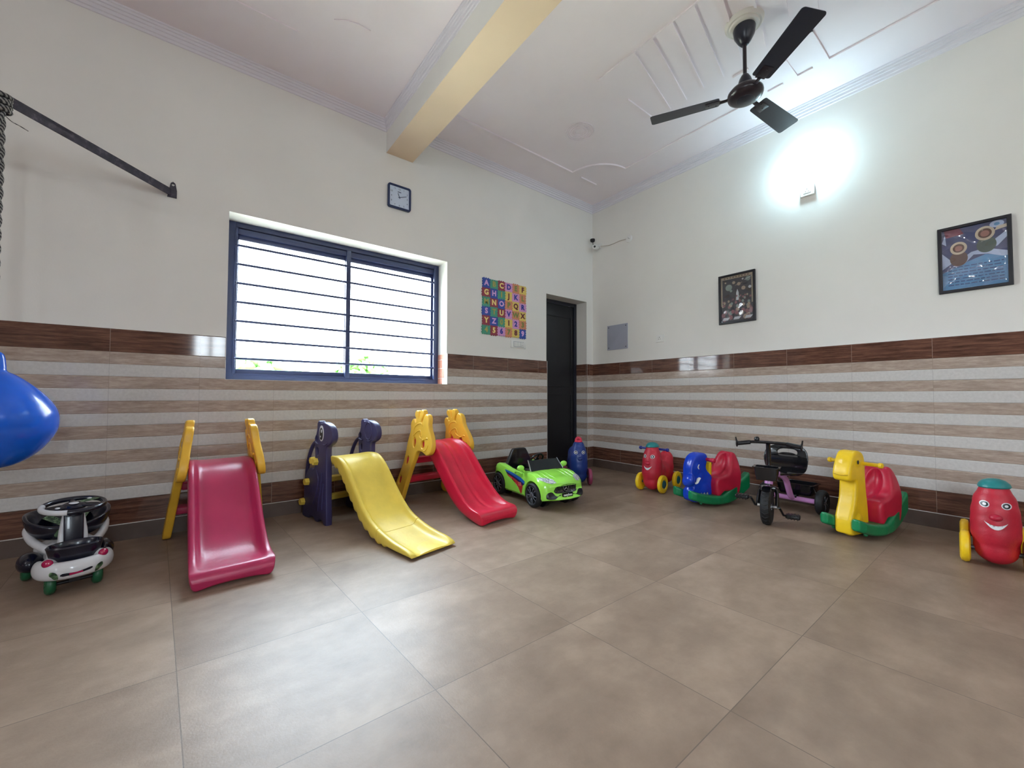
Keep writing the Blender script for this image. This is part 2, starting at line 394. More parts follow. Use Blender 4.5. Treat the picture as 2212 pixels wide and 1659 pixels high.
arc = [(-.801 + .388 * (1 - math.cos(t)), -.413 - .40 * math.sin(t)) for t in [i * PI / 2 / 10 for i in range(11)]]
strips('trim_14', [[(-2.3, -.413), (-.801, -.413)], arc, [(-.647, -.403), (-.403, -.403)]], .01, .014)
mb = MB()
for R_ in (.045, .07, .09, .11, .128): mb.torus(Matrix.Translation((-1.235, -.92, ZC2 - .0008)), R_, .006, 48, 8)
mb.add('trim_15', M_ceil, None, True, None, kind='structure')
arc2 = [(-3.9 + .75 * math.cos(t), -1.3 + .75 * math.sin(t)) for t in [math.radians(15 + i * 6) for i in range(9)]]
strips('trim_16', [[(-3.33, -.74), (-3.27, -.78), (-3.2, -.8), (-3.13, -.8)], [(-4.7, -.5), (-3.5, -.5)]], .01, .006, ZC1)

# -------- window_1 : dark sliding frame, glass, horizontal grille bars
M_frame = plastic('flare_tinted_window_frame', '333d62', .4, tex=.04)  # dark frame with the blue lens flare mixed into its colour
k = N('window_glass'); k.t.nodes.remove(k.b); o_ = k.t.nodes['Material Output']; tr = k.n('BsdfTransparent'); gl = k.n('BsdfGlossy'); gl.inputs['Roughness'].default_value = .02
fn = k.n('LayerWeight'); fn.inputs[0].default_value = .25; mx = k.n('MixShader'); k.l(k.math('MULTIPLY', fn.outputs['Fresnel'], .6), mx.inputs[0]); k.l(tr.outputs[0], mx.inputs[1]); k.l(gl.outputs[0], mx.inputs[2]); k.l(mx.outputs[0], o_.inputs[0])
tr.inputs[0].default_value = (.96, .98, .98, 1); M_glass = k.m
def fr(mb, x0, x1, z0, z1, y0, y1, t, b=.002, tb=None):
    tb = tb or t
    mb.box(x0, x0 + t, y0, y1, z0, z1, b).box(x1 - t, x1, y0, y1, z0, z1, b).box(x0 + t, x1 - t, y0, y1, z0, z0 + tb, b).box(x0 + t, x1 - t, y0, y1, z1 - t, z1, b)
mb = MB(); fr(mb, WX0 + .001, WX1 - .001, WZ0 + .001, WZ1 - .001, .172, .218, .05); mb.box(WX0 + .05, WX1 - .05, .172, .218, WZ1 - .09, WZ1 - .04, .002); mb.box(WX0 + .05, WX1 - .05, .168, .174, WZ0 + .03, WZ0 + .036).box(WX0 + .05, WX1 - .05, .168, .174, WZ1 - .04, WZ1 - .034)
win = mb.add('window_1', M_frame, None, True, 30, kind='structure')
for x0, x1, y0 in ((WX0 + .03, -2.955, .19), (-2.99, WX1 - .03, .20)):
    mb = MB(); fr(mb, x0, x1, WZ0 + .03, WZ1 - .085, y0, y0 + .018, .04, tb=.055); mb.add('window_sash', M_frame, win, True, 30)
    MB().box(x0 + .034, x1 - .034, y0 + .007, y0 + .0115, WZ0 + .07, WZ1 - .11).add('pane', M_glass, win, False, None)
MB().box(-2.992, -2.955, .158, .19, WZ0 + .04, WZ1 - .04, .003).add('window_mullion', M_frame, win, True, 30)
mb = MB().box(WX0 + .045, WX0 + .062, .150, .168, WZ0 + .05, WZ1 - .05, .002).box(WX1 - .062, WX1 - .045, .150, .168, WZ0 + .05, WZ1 - .05, .002)
mb.add('grille_upright', M_frame, win, True, 30)
for z in (2.0, 1.86, 1.718, 1.577, 1.436, 1.294, 1.158):
    mb = MB().cyl((WX0 + .05, .158, z), (WX1 - .05, .158, z), .0095, 10)
    for xx in (WX0 + .056, WX1 - .056): mb.ell((xx, .145, z), (.007, .007, .007), None, 10, 8)
    mb.add('grille_bar', M_frame, win)
# narrow window behind the camera; unseen left window added for its light
def plainwin(name, wall, a0, a1, z0, z1):
    mb = MB()
    M = Matrix.Translation((0, YB - .19, 0)) if wall == 'b' else Matrix(((0, 1, 0, XL - .19), (1, 0, 0, 0), (0, 0, 1, 0), (0, 0, 0, 1)))
    for x0, x1 in ((a0, (a0 + a1) / 2 + .02), ((a0 + a1) / 2 - .02, a1)):
        for b in ((x0, x0 + .05, z0, z1), (x1 - .05, x1, z0, z1), (x0, x1, z0, z0 + .05), (x0, x1, z1 - .05, z1)): mb.box(b[0], b[1], 0, .04, b[2], b[3], 0, M=M)
    for i in range(1, 8):
        z = z0 + (z1 - z0) * i / 8; mb.box(a0, a1, .05, .06, z - .005, z + .005, 0, M=M)
    o = mb.add(name, M_frame, None, False, None, kind='structure')
    mb = MB(); mb.box(a0 + .03, a1 - .03, .018, .022, z0 + .03, z1 - .03, 0, M=M); mb.add('pane', M_glass, o, False, None)
plainwin('window_2', 'b', -4.1, -3.5, 1.2, 2.6); plainwin('added_window', 'l', -6.2, -4.6, 1.05, 2.25)  # the left-wall one is added to light the floor and walls

# -------- door_1
M_door = plastic('near_black_door_paint', '17171c', .45, tex=.05); M_dfr = plastic('dark_navy_door_frame', '191b28', .4, tex=.04)
mb = MB(); y0 = .17
mb.box(DX0, DX0 + .045, y0, y0 + .05, 0, DZ, .002).box(DX1 - .045, DX1, y0, y0 + .05, 0, DZ, .002).box(DX0 + .045, DX1 - .045, y0, y0 + .05, DZ - .045, DZ, .002)
door = mb.add('door_1', M_dfr, None, True, 30, kind='structure')
mb = MB().box(DX0 + .046, DX1 - .046, y0 + .012, y0 + .05, .0003, DZ - .046, .002)
for z0, z1 in ((.1, .92), (1.0, 1.9)):
    fr(mb, DX0 + .08, DX1 - .08, z0, z1, y0 + .006, y0 + .014, .02, .0015)
mb.add('door_leaf', M_door, door, True, 30)
# ================================================================== things on walls and ceiling
M_white = plastic('white_plastic', 'e3e3e0', .35, tex=.02); M_black = plastic('black_plastic', '111116', .3, tex=.05); M_blackm = plastic('matt_black_rubber', '15151a', .65, tex=.05)
M_chrome = plastic('bright_metal', 'c2c6cc', .2, tex=.02, metal=1.0, bump=0); M_grey = plastic('grey_plastic', '8f949c', .4); M_dkgrey = plastic('dark_grey_metal', '4a4d55', .4, metal=.6)
M_slot = plastic('dark_slot', '2a2a30', .6)

# -------- ceiling fan
M_fan = plastic('dark_navy_fan_enamel', '1d202d', .3, tex=.05); M_fan2 = plastic('brown_black_fan_motor', '241d24', .28, tex=.05); M_boss = paint('white_plaster_boss', 'd8d4cc')
t = MB().lathe([(.115, ZC2 + .004), (.112, ZC2 - .012), (.1, ZC2 - .024), (.088, ZC2 - .022), (.084, ZC2 - .032), (.07, ZC2 - .036), (.0, ZC2 - .036)], Matrix.Translation((-1.2, -2.33, 0)), 40, False)
t.add('trim_17', M_boss, None, True, 40, kind='structure')
fan = thing('ceiling_fan', 'dark three-bladed ceiling fan hanging from the white plaster boss', 'ceiling fan', (-1.2, -2.33, 2.85))
h = ZC2 - 2.85
MB().lathe([(.0, h - .03), (.062, h - .032), (.066, h - .045), (.06, h - .085), (.04, h - .125), (.022, h - .15), (.015, h - .152)], None, 28).add('canopy', M_fan, fan)
MB().cyl((0, 0, .07), (0, 0, h - .1), .0115, 14).add('downrod', M_fan2, fan)
MB().lathe([(.013, .14), (.022, .13), (.035, .105), (.045, .07), (.05, .05), (.03, .045)], None, 28).add('lower_cup', M_fan, fan)
MB().lathe([(.0, .055), (.05, .052), (.085, .038), (.103, .016), (.105, 0), (.1, -.014), (.08, -.028), (.045, -.036), (.0, -.038)], None, 40).add('motor_housing', M_fan2, fan)
MB().lathe([(.0, -.044), (.03, -.042), (.052, -.036), (.055, -.028)], None, 32).add('bottom_cap', M_fan, fan)
bl = MB()
def arc_(cx_, cy_, r_, a0): return [(cx_ + r_ * math.cos(math.radians(a0 + 15 * i)), cy_ + r_ * math.sin(math.radians(a0 + 15 * i))) for i in range(7)]
out_ = arc_(.567, .048, .018, 0)[::1] + arc_(.165, .042, .014, 90) + arc_(.165, -.042, .014, 180) + arc_(.567, -.048, .018, 270)
blade_me = slab([out_], .0025, .0008, 1); blade_me.transform(Matrix.Rotation(math.radians(-11), 4, 'X'))
rib = MB().box(.2, .34, -.0025, .0025, .002, .005, M=Matrix.Rotation(math.radians(-11), 4, 'X')).box(.2, .3, .02, .023, .002, .005, M=Matrix.Rotation(math.radians(-11), 4, 'X')).mesh()
blade_me = join(blade_me, rib)
br = MB(); Mr = Matrix.Rotation(math.radians(-11), 4, 'X'); br.box(.145, .235, -.03, .03, -.0065, -.0025, .001, M=Mr); br.tube([(.085, 0, .0), (.115, 0, -.004), (.15, 0, -.005)], [.013, .011, .012], 10, flat=(1.3, .5))
for q in ((.17, -.018), (.17, .018), (.215, 0)): br.ell((q[0], q[1], -.008), (.005, .005, .003), None, 8, 6)
br_me = br.mesh()
for i, a in enumerate((116.6, 234, 354)):
    b = link('blade', blade_me if i == 0 else blade_me, M_fan, fan, True, 40 if i == 0 else None, rot=(0, 0, math.radians(a)))
    c = link('blade_bracket', br_me, M_fan2, b, True, 40 if i == 0 else None)

# -------- wall lamp (LED bulb)
lamp = thing('wall_lamp', 'glowing bare bulb in a round white holder high on the right wall', 'lamp', (0, -2.33, 2.78))
Mx = Matrix.Rotation(-PI / 2, 4, 'Y')      # local z -> -x
MB().lathe([(.0, 0), (.048, 0), (.05, .006), (.044, .016), (.026, .022), (.024, .048), (.02, .05)], Mx, 28).add('lamp_holder', M_white, lamp)
k = N('lamp_glow'); k.set((.8, .93, 1, 1), .5, Emission_Color=(.58, .87, 1, 1), Emission_Strength=150.0)
MB().lathe([(.017, .05), (.02, .062), (.03, .08), (.034, .098), (.03, .118), (.017, .131), (.0, .135)], Mx @ Matrix.Rotation(0, 4, 'X'), 24).add('bulb', k.m, lamp)

k = N('neutral_lamp_glow'); k.set((1, 1, 1, 1), .5, Emission_Color=(.97, .98, 1, 1), Emission_Strength=360.0); M_glow2 = k.m
def lamp_copy(label, loc, rz):
    r = lamp.copy(); COL.objects.link(r); r.location = loc; r.rotation_euler = (0, 0, rz); r['label'] = label
    for ch in list(lamp.children):
        c = ch.copy(); COL.objects.link(c); c.parent = r
        if ch.name.startswith('bulb'): c.data = ch.data.copy(); c.data.materials[0] = M_glow2
lamp_copy('bare bulb on the wall facing the big window, left of its narrow window', (-4.82, YB, 2.78), -PI / 2)
lamp_copy('bare bulb on the wall facing the big window, right of its narrow window', (-1.66, YB, 2.78), -PI / 2)
lamp_copy('bare bulb on the left wall opposite the posters', (XL, -2.7, 2.78), PI)

# -------- sockets / switch plates
def socket(label, y, z, sc=1.0, pins=True, box=.012):
    t = thing('wall_socket', label, 'socket', (0, y, z), 0, None)
    M = M_RIGHT
    link('plate', xf(slab([smoothpts([(-.048, -.042), (.048, -.042), (.048, .042), (-.048, .042)], 1)], box / 2 + .001, .003), M @ Matrix.Translation((0, 0, box / 2))), M_white, t, True, 40)
    MB().box(-box - .004, -box, -.027, .027, -.024, .024, .002).add('socket_insert', M_white, t)
    mb = MB()
    for a, b, r in ((0, .011, .0042), (-.01, -.009, .0034), (.01, -.009, .0034)): mb.cyl((-box - .0046, a, b), (-box + .002, a, b), r, 12)
    mb.box(-box - .0003, -box + .001, -.03, .03, -.027, .027)
    mb.add('pin_holes', M_slot, t); return t
socket('small white three-pin socket low on the right wall beside the grey panel', -.956, 1.52)
socket('white three-pin socket directly below the glowing wall lamp', -2.328, 2.596, box=.024)
t = thing('switch_plate', 'wide white switch plate under the foam alphabet mat', 'switch', (-1.228, 0, 1.449))
MB().box(-.105, .105, -.012, 0, -.041, .041, .004).add('plate', M_white, t)
mb = MB().box(-.07, .07, -.0125, -.011, -.03, .03)
mb.add('recess_line', M_grey, t)
mb = MB()
for i in range(5): mb.box(-.066 + i * .0185, -.05 + i * .0185, -.017, -.012, -.026, .026, .0015)
mb.box(.029, .067, -.016, -.012, -.026, .026, .0015)
mb.add('switch_rocker', M_white, t)
mb = MB()
for q in ((.048, .01), (.041, -.01), (.055, -.01)): mb.cyl((q[0], -.0165, q[1]), (q[0], -.012, q[1]), .003, 10)
mb.add('pin_holes', M_slot, t)
# -------- junction cover panel
M_panel = plastic('pale_grey_blue_panel', 'a2a6b4', .35, tex=.03)
t = thing('cover_panel', 'pale grey square cover panel screwed on the right wall near the corner', 'cover panel', (0, -.387, 1.6))
link('plate', xf(slab([[(-.148, -.15), (.148, -.15), (.148, .15), (-.148, .15)]], .005, .003), M_RIGHT @ Matrix.Translation((0, 0, .005))), M_panel, t, True, 40)
for a in (-1, 1):
    for b in (-1, 1): MB().lathe([(.0, .0135), (.006, .012), (.0065, .009)], Matrix.Translation((0, a * .125, b * .125)) @ Mx, 12).add('screw', M_slot, t)

# -------- security camera with cable
t = thing('security_camera', 'small white security camera with black head beside the corner', 'camera', (0, -.12, 2.785))
MB().lathe([(.0, 0), (.036, 0), (.036, .012), (.02, .018), (.0, .018)], Mx, 24).add('mount_base', M_white, t)
mb = MB().tube([(-.015, 0, 0), (-.045, 0, -.004), (-.06, .0, -.02)], .012, 12); mb.add('arm', M_white, t)
mb = MB(); Mc = Matrix.Translation((-.075, 0, -.03)) @ Matrix.Rotation(math.radians(25), 4, 'Z') @ Matrix.Rotation(math.radians(-100), 4, 'Y')
mb.lathe([(.0, -.045), (.028, -.045), (.032, -.04), (.032, .05), (.028, .055), (.0, .055)], Mc, 24); mb.add('body', M_white, t)
MB().lathe([(.0, .053), (.012, .0535), (.013, .057), (.0, .057)], Mc, 20).add('lens', M_black, t)
link('antenna_head', xf(slab([smoothpts([(-.022, -.02), (.022, -.02), (.026, .02), (-.026, .02)], 3)], .009, .004), Matrix.Translation((-.07, .058, .075)) @ Matrix.Rotation(-.9, 4, 'Z') @ Matrix.Rotation(PI/2, 4, 'X')), M_black, t)
MB().tube([(-.07, .055, .06), (-.072, .045, .0), (-.075, .03, -.02)], .0035, 8).add('antenna_stem', M_black, t)
t = thing('junction_box', 'round white cable rose on the right wall holding the camera wire', 'cable rose', (0, -.561, 2.745))
MB().lathe([(.0, .018), (.02, .017), (.04, .012), (.045, .004), (.045, 0), (.0, 0)], Mx, 28).add('cover', M_white, t)
mb = MB(); 
for q in ((-.012, -.006), (0, .004)): mb.ell((-.018, q[0], q[1]), (.003, .004, .004), None, 8, 6)
mb.add('screw', M_slot, t)
M_cable = plastic('warm_white_cable', 'c9bfb4', .5)
cbl = MB().tube(smoothpts([(-.03, -.155, 2.768), (-.02, -.21, 2.758), (-.007, -.27, 2.752), (-.007, -.34, 2.752), (-.008, -.43, 2.757), (-.01, -.52, 2.75)], 4, False), .0045, 8).add('camera_cable', M_cable)
tag(cbl, 'thin pale cable running along the wall from the security camera', 'cable')

# -------- wall clock
M_cf = plastic('dark_blue_clock_frame', '26355c', .3); M_cface = plastic('pale_blue_white_clock_face', 'c6d3e6', .4, tex=.01, bump=0); M_ink = plastic('dark_blue_ink', '3a4668', .5)
t = thing('wall_clock', 'square clock with dark blue frame above the window', 'clock', (-2.598, 0, 2.65))
rsq = lambda w, h, r: [(sx * (w - r) + r * math.cos(a), sy * (h - r) + r * math.sin(a)) for sx, sy, a0 in ((1, 1, 0), (-1, 1, 90), (-1, -1, 180), (1, -1, 270)) for a in [math.radians(a0 + i * 22.5) for i in range(5)]]
link('frame', xf(slab([rsq(.106, .106, .02), rsq(.09, .09, .008)], .014, .004), M_BACK @ Matrix.Translation((0, 0, .014))), M_cf, t, True, 40)
MB().box(-.092, .092, -.016, -.004, -.092, .092).add('dial', M_cface, t, False)
for i in range(1, 13):
    a = PI / 2 - i * PI / 6; r = .074 / max(abs(math.cos(a)), abs(math.sin(a))) * .98; r = min(r, .088)
    link('numeral', xf(text_mesh(str(i), .021, .0003), M_BACK @ Matrix.Translation((r * math.cos(a), r * math.sin(a) * 1, .0167))), M_ink, t, False)
link('maker_mark', xf(MB().box(-.016, .016, -.003, .004, 0, .0006).mesh(), M_BACK @ Matrix.Translation((0, .047, .0165))), M_ink, t, False)
def hand(nm, a, L, wd, d):
    M = M_BACK @ Matrix.Translation((0, 0, d)) @ Matrix.Rotation(a, 4, 'Z')
    me = MB().box(-.012, L, -wd, wd, 0, .001).mesh(); link(nm, xf(me, M), M_ink, t, False)
hand('hour_hand', math.radians(112), .038, .0028, .018); hand('minute_hand', math.radians(20), .068, .0022, .0195)
MB().ell((0, -.0195, 0), (.005, .002, .005), None, 12, 8).add('hub', M_ink, t)

# -------- foam alphabet mat
cols = {'b': '3c56a8', 'g': '4f9b81', 'm': '93404f', 'p': 'd096c8', 'o': 'cf8a68', 'y': 'dcc568'}
letc = {'b': 'd9a9dc', 'g': 'a9a45c', 'm': 'eed98a', 'p': '33409a', 'o': '7d8f4e', 'y': '6c2a3c'}
MC = {a: plastic('foam_' + n, cols[a], .75, tex=.03) for a, n in zip('bgmpoy', ('blue', 'green', 'maroon', 'pink', 'orange', 'yellow'))}
ML = {a: plastic('foam_letter_' + n, letc[a], .75, tex=.03) for a, n in zip('bgmpoy', ('pink', 'olive', 'cream', 'indigo', 'moss', 'wine'))}
rows = ['ABCDEF', 'GHIJKL', 'MNOPQR', 'STUVWX', 'YZ0123', '456789']; rc = ['bgmpoy', 'mbgypo', 'gmboyp', 'bgmpoy', 'mbgypo', 'gmpoyb']
t = thing('alphabet_mat', 'foam puzzle mat of coloured letters and numbers hung beside the door', 'play mat', (-1.413, 0, 1.81))
P = .0967; 
def jig(sides):
    """square with three teeth per side; sides = +1 out, -1 in for bottom,right,top,left"""
    h_ = P / 2; q = []
    for k_, s_ in enumerate(sides):
        a = k_ * PI / 2; ca, sa = math.cos(a), math.sin(a)
        pts_ = [(-h_, -h_)]
        for j in range(3):
            c_ = (j - 1) * P * .28; wd = P * .055; pts_ += [(c_ - wd * .8, -h_), (c_ - wd * 1.15, -h_ - s_ * P * .075), (c_ + wd * 1.15, -h_ - s_ * P * .075), (c_ + wd * .8, -h_)]
        q += [(x_ * ca - y_ * sa, x_ * sa + y_ * ca) for x_, y_ in pts_]
    return q
J = [xf(slab([jig(s_)], .005, .001, 1), M_BACK @ Matrix.Translation((0, 0, .0055))) for s_ in ((1, -1, 1, -1), (-1, 1, -1, 1))]
for r_ in range(6):
    for c_ in range(6):
        me = J[(r_ + c_) % 2].copy(); me.materials.clear(); m_ = rc[r_][c_]
        lc_ = ((c_ - 2.5) * P, 0, (2.5 - r_) * P)
        o = link('foam_tile', me, MC[m_], t, True, 40, loc=lc_)
        tm = xf(text_mesh(rows[r_][c_], .076, .001, .0032), M_BACK @ Matrix.Translation((0, 0, .0117))); link('letter', tm, ML[m_], o, False)

# -------- two framed posters on the right wall
M_pf = plastic('black_poster_frame', '14151f', .35)
def pm(name, col, r=.3): return plastic(name, col, r, tex=.08, coat=.6, bump=.0)
def poster(label, y, z, w_, h_, tilt, shapes, mats, cat='poster'):
    t = thing('framed_poster', label, cat, (0, y, z)); t.rotation_euler = (tilt, 0, 0)
    link('frame', xf(slab([rsq(w_, h_, .003), rsq(w_ - .02, h_ - .02, .001)], .01, .003), M_RIGHT @ Matrix.Translation((0, 0, .011))), M_pf, t, True, 40)
    mb = MB(); mb.mi = 0; Mq = M_RIGHT
    mb.box(-(w_ - .018), w_ - .018, -(h_ - .018), h_ - .018, .004, .009, 0, M=Mq)
    z_ = .0092
    for mi, L in shapes:
        mb.mi = mi; z_ += .00003
        mb.poly([Mq @ Vector((a, b, z_)) for a, b in L])
    me = mb.mesh(); link('print', me, mats, t, False)
    k = N('clear_poster_film'); k.t.nodes.remove(k.b); o_ = k.t.nodes['Material Output']; tr = k.n('BsdfTransparent'); gl = k.n('BsdfGlossy'); gl.inputs['Roughness'].default_value = .04
    bp = k.n('Bump'); bp.inputs['Strength'].default_value = .9; bp.inputs['Distance'].default_value = .03; k.l(k.noise(k.pos(), 6, 1), bp.inputs['Height']); k.l(bp.outputs[0], gl.inputs['Normal'])
    mx = k.n('MixShader'); mx.inputs[0].default_value = .09; k.l(tr.outputs[0], mx.inputs[1]); k.l(gl.outputs[0], mx.inputs[2]); k.l(mx.outputs[0], o_.inputs[0])
    mb = MB(); mb.poly([Mq @ Vector((a, b, .0125)) for a, b in ((-(w_ - .02), -(h_ - .02)), (w_ - .02, -(h_ - .02)), (w_ - .02, h_ - .02), (-(w_ - .02), h_ - .02))])
    mb.add('clear_film', k.m, t, False, None)
    return t
R_ = random.Random(3)
sp = [(1, [(-.145, .19), (.145, .19), (.145, .215), (-.145, .215)])] + [(1, [(x0, -.06), (x0 + .016, -.06), (x0 + .016, .19), (x0, .19)]) for x0 in (-.145, .129)]
for i in range(9): sp.append((4, [(-.115 + i * .026, .196), (-.1 + i * .026, .196), (-.1 + i * .026, .21), (-.115 + i * .026, .21)]))
for cx_, cy_, r1, m_ in ((-.07, .11, .03, 2), (-.025, .15, .014, 3), (.02, .13, .016, 3), (.1, .165, .022, 2), (.06, .085, .018, 3), (.115, .085, .013, 5), (-.05, .075, .012, 2), (.055, .17, .008, 5), (-.1, .16, .008, 3)): sp.append((m_, circle(cx_, cy_, r1)))
sp.append((3, [(-.01, .12), (.05, .14), (.05, .144), (-.01, .125)])); sp.append((5, [(.07, .155), (.13, .18), (.13, .184), (.07, .16)]))
sp.append((5, [(-.004, -.02), (.018, -.02), (.018, .05), (.007, .085), (-.004, .05)])); sp.append((4, [(-.016, -.025), (-.004, -.02), (-.004, .03)])); sp.append((4, [(.03, -.025), (.018, -.02), (.018, .03)]))
for i in range(60):
    a, b = R_.uniform(-.13, .13), R_.uniform(-.19, .02); s_ = .006 + .012 * (.05 - b) / .24 * 1.2
    sp.append((R_.choice((2, 3, 6, 6, 7)), circle(a, b, s_, s_ * 1.2, 8)))
for i in range(3): sp.append((5, [(-.13 + i * .1, -.2), (-.08 + i * .1, -.2), (-.06 + i * .1, -.175), (-.12 + i * .1, -.175)]))
pmats = [pm('poster_night_black', '1b1c2c'), pm('poster_cream', '9c907c'), pm('poster_grey_green', '74847f'), pm('poster_tan', '9a8878'), pm('poster_brown', '6a4e46'), pm('poster_white', 'b8bcc4'), pm('poster_rose', '7c4c55'), pm('poster_plum', '3a2b40')]
poster('small framed poster of planets and a rocket above a crowd', -1.757, 1.81, .163, .235, 0, sp, pmats)
sn = [(1, [(-.14, -.205), (.14, -.205), (.14, -.03), (.05, .0), (-.03, -.03), (-.14, -.085)]), (2, [(-.14, .05), (-.09, -.02), (-.14, -.06)]), (2, [(-.11, -.07), (-.04, -.04), (.0, .01), (.06, .0), (.12, -.03), (.14, -.03), (.14, .0), (.05, .04), (-.01, .03), (-.07, -.02)]),
      (2, [(.02, .03), (.08, .075), (.14, .13), (.14, .09), (.1, .04)]), (3, [(-.13, .205), (-.06, .205), (-.04, .16), (-.12, .15)]), (4, circle(-.065, .0, .04, .05)), (5, circle(-.065, .07, .038, .042)), (4, circle(-.065, .07, .026, .028)), (6, circle(-.065, .068, .017, .018)),
      (7, circle(.055, .06, .042, .05)), (5, circle(.05, .135, .042, .045)), (4, circle(.05, .135, .029, .031)), (6, circle(.05, .133, .019, .02)), (2, circle(.1, .18, .03, .022)), (1, circle(.1, .18, .012, .01)), (5, [(.09, .14), (.14, .15), (.14, .17), (.1, .165)]), (2, [(-.14, .12), (-.125, .17), (-.12, .1)])]
for i in range(7):
    zz = -.055 - i * .0195
    x_ = -.115
    while x_ < .115:
        w2 = R_.uniform(.01, .03); sn.append((8, [(x_, zz - .0035), (min(x_ + w2, .125), zz - .0035), (min(x_ + w2, .125), zz + .0035), (x_, zz + .0035)])); x_ += w2 + .006
smats = [pm('poster_night_blue', '35426e'), pm('poster_ice_blue', '5288b6'), pm('poster_snow', 'a9b8d6'), pm('poster_crimson', '6c2440'), pm('poster_fur_brown', '5c4238'), pm('poster_fur_cream', 'c6b9a4'), pm('poster_face', '9c6f66'), pm('poster_green_coat', '3c5048'), pm('poster_text_navy', '2d4f7e')]
poster('large framed snow poster of two hooded children above lines of text', -3.221, 1.803, .16, .222, 0, sn, smats)

# -------- wall bracket, rope and blue ball
M_iron = N('weathered_dark_iron'); f = M_iron.noise(M_iron.n('TexCoord').outputs['Object'], 25, 6, .7); M_iron = M_iron.set(M_iron.ramp(f, (.35, srgb('2c2b38')), (.55, srgb('3d3a47')), (.75, srgb('706c78'))), .55)
t = thing('wall_bracket', 'dark iron bracket arm reaching out from the wall above the blue ball', 'bracket', (-4.135, 0, 2.2))
def beam(mb, a, b, wd, ht, bev=.002):
    a, b = Vector(a), Vector(b); d = b - a; M = Matrix.Translation((a + b) / 2) @ d.to_track_quat('X', 'Z').to_matrix().to_4x4(); mb.box(-d.length / 2, d.length / 2, -wd / 2, wd / 2, -ht / 2, ht / 2, bev, M=M)
mb = MB(); beam(mb, (-.012, -.02, .008), (-.575, -.64, .02), .006, .042); beam(mb, (-.012 - .012, -.02, .026), (-.58, -.632, .038), .03, .006); mb.add('arm', M_iron, t, True, 30)
mb = MB(); beam(mb, (-1.138, -.02, .008), (-.575, -.64, .02), .006, .042); mb.add('arm', M_iron, t, True, 30)
link('wall_plate', xf(slab([[(-.028, -.02), (.02, -.02), (.02, .03), (.012, .075), (.0, .085), (-.012, .075), (-.02, .03)], circle(.0, .064, .008, .008, 12)], .0035, .001), M_BACK @ Matrix.Translation((.0, 0, .004))), M_iron, t, True, 30)
link('wall_plate', xf(slab([[(-.028, -.02), (.02, -.02), (.02, .03), (.012, .075), (.0, .085), (-.012, .075), (-.02, .03)], circle(.0, .064, .008, .008, 12)], .0035, .001), M_BACK @ Matrix.Translation((-1.15, 0, .004))), M_iron, t, True, 30)
k = N('grey_black_braided_rope'); q_ = k.n('TexWave', wave_type='BANDS', bands_direction='DIAGONAL'); q_.inputs['Scale'].default_value = 30; q_.inputs['Distortion'].default_value = 1; k.l(k.n('TexCoord').outputs['Object'], q_.inputs[0]); M_rope = k.set(k.ramp(q_.outputs['Fac'], (.35, srgb('26262b')), (.65, srgb('8a8985'))), .9)
mb = MB(); ax, ay = -4.697, -.627
for s_ in range(2):
    pts_ = [(ax + .006 * math.cos(i * .6 + s_ * PI), ay + .006 * math.sin(i * .6 + s_ * PI), 1.088 + i * .012) for i in range(94)]; mb.tube(pts_, .0085, 7)
for i in range(5): mb.torus(Matrix.Translation((ax, ay, 2.16 + i * .016)) @ Matrix.Rotation(.3 * (i % 2), 4, 'X'), .024, .009, 16, 7)
mb.tube(smoothpts([(ax + .01, ay, 2.14), (ax + .03, ay, 2.12), (ax + .05, ay + .01, 2.115), (ax + .075, ay + .02, 2.105)], 4, False), .002, 6)
rp = mb.add('rope', M_rope, None); tag(rp, 'grey and black braided rope tied to the iron bracket', 'rope')
M_ball = plastic('glossy_blue_vinyl', '0560dc', .22, tex=.05, bump=.02, coat=.3)
ball = MB().lathe(smoothpts([(0, 1.082), (.018, 1.07), (.026, 1.05), (.030, 1.015), (.034, .99), (.06, .973), (.106, .932), (.152, .878), (.182, .826), (.193, .78), (.190, .727), (.17, .678), (.137, .628), (.093, .588), (.048, .566), (.0, .56)], 4, False)[:-1] + [(.0005, .56)], Matrix.Translation((-4.685, -.627, 0)) @ Matrix.Diagonal((1.01, 1.01, 1, 1)), 48)
sub = ball.mesh()
o = link('hanging_ball', sub, M_ball); tag(o, 'large glossy blue ball hanging from the rope at the left edge', 'ball')

# -------- trees outside
M_leaf = plastic('green_leaves', '5d8f3f', .6, tex=.2); M_trunk = plastic('brown_bark', '6a5540', .9)
MB().box(-60, 60, .6, 90, -1.4, -1.2).add('ground_outside', plastic('pale_dry_ground', 'b9b09a', .9), None, False, kind='structure')
def tree(label, x, y, zt, r, seed):
    R2 = random.Random(seed); t = thing('tree', label, 'tree', (x, y, -1.2), 0, None)
    MB().tube([(0, 0, 0), (.1, 0, 1.2), (.05, .05, zt + .6)], [.16, .12, .06], 8).add('trunk', M_trunk, t)
    mb = MB()
    for i in range(240):
        a = R2.uniform(0, 2 * PI); ph = math.acos(R2.uniform(-.6, 1)); q = r * R2.uniform(.6, 1); c_ = Vector((q * math.cos(a) * math.sin(ph), q * .8 * math.sin(a) * math.sin(ph), zt + 1.2 - r * .55 + q * .55 * math.cos(ph)))
        mb.ell(c_, (.16 * r, .16 * r, .05 * r), (Vector((R2.uniform(-1, 1), R2.uniform(-1, 1), .2)).normalized(), R2.uniform(0, 3)), 6, 4)
    mb.add('crown', M_leaf, t)
tree('bushy tree outside seen low in the left window pane', -2.5, 13, 2.2, 1.6, 1); tree('green treetop outside seen low in the right window pane', 1.5, 14, 2.55, 1.1, 2)
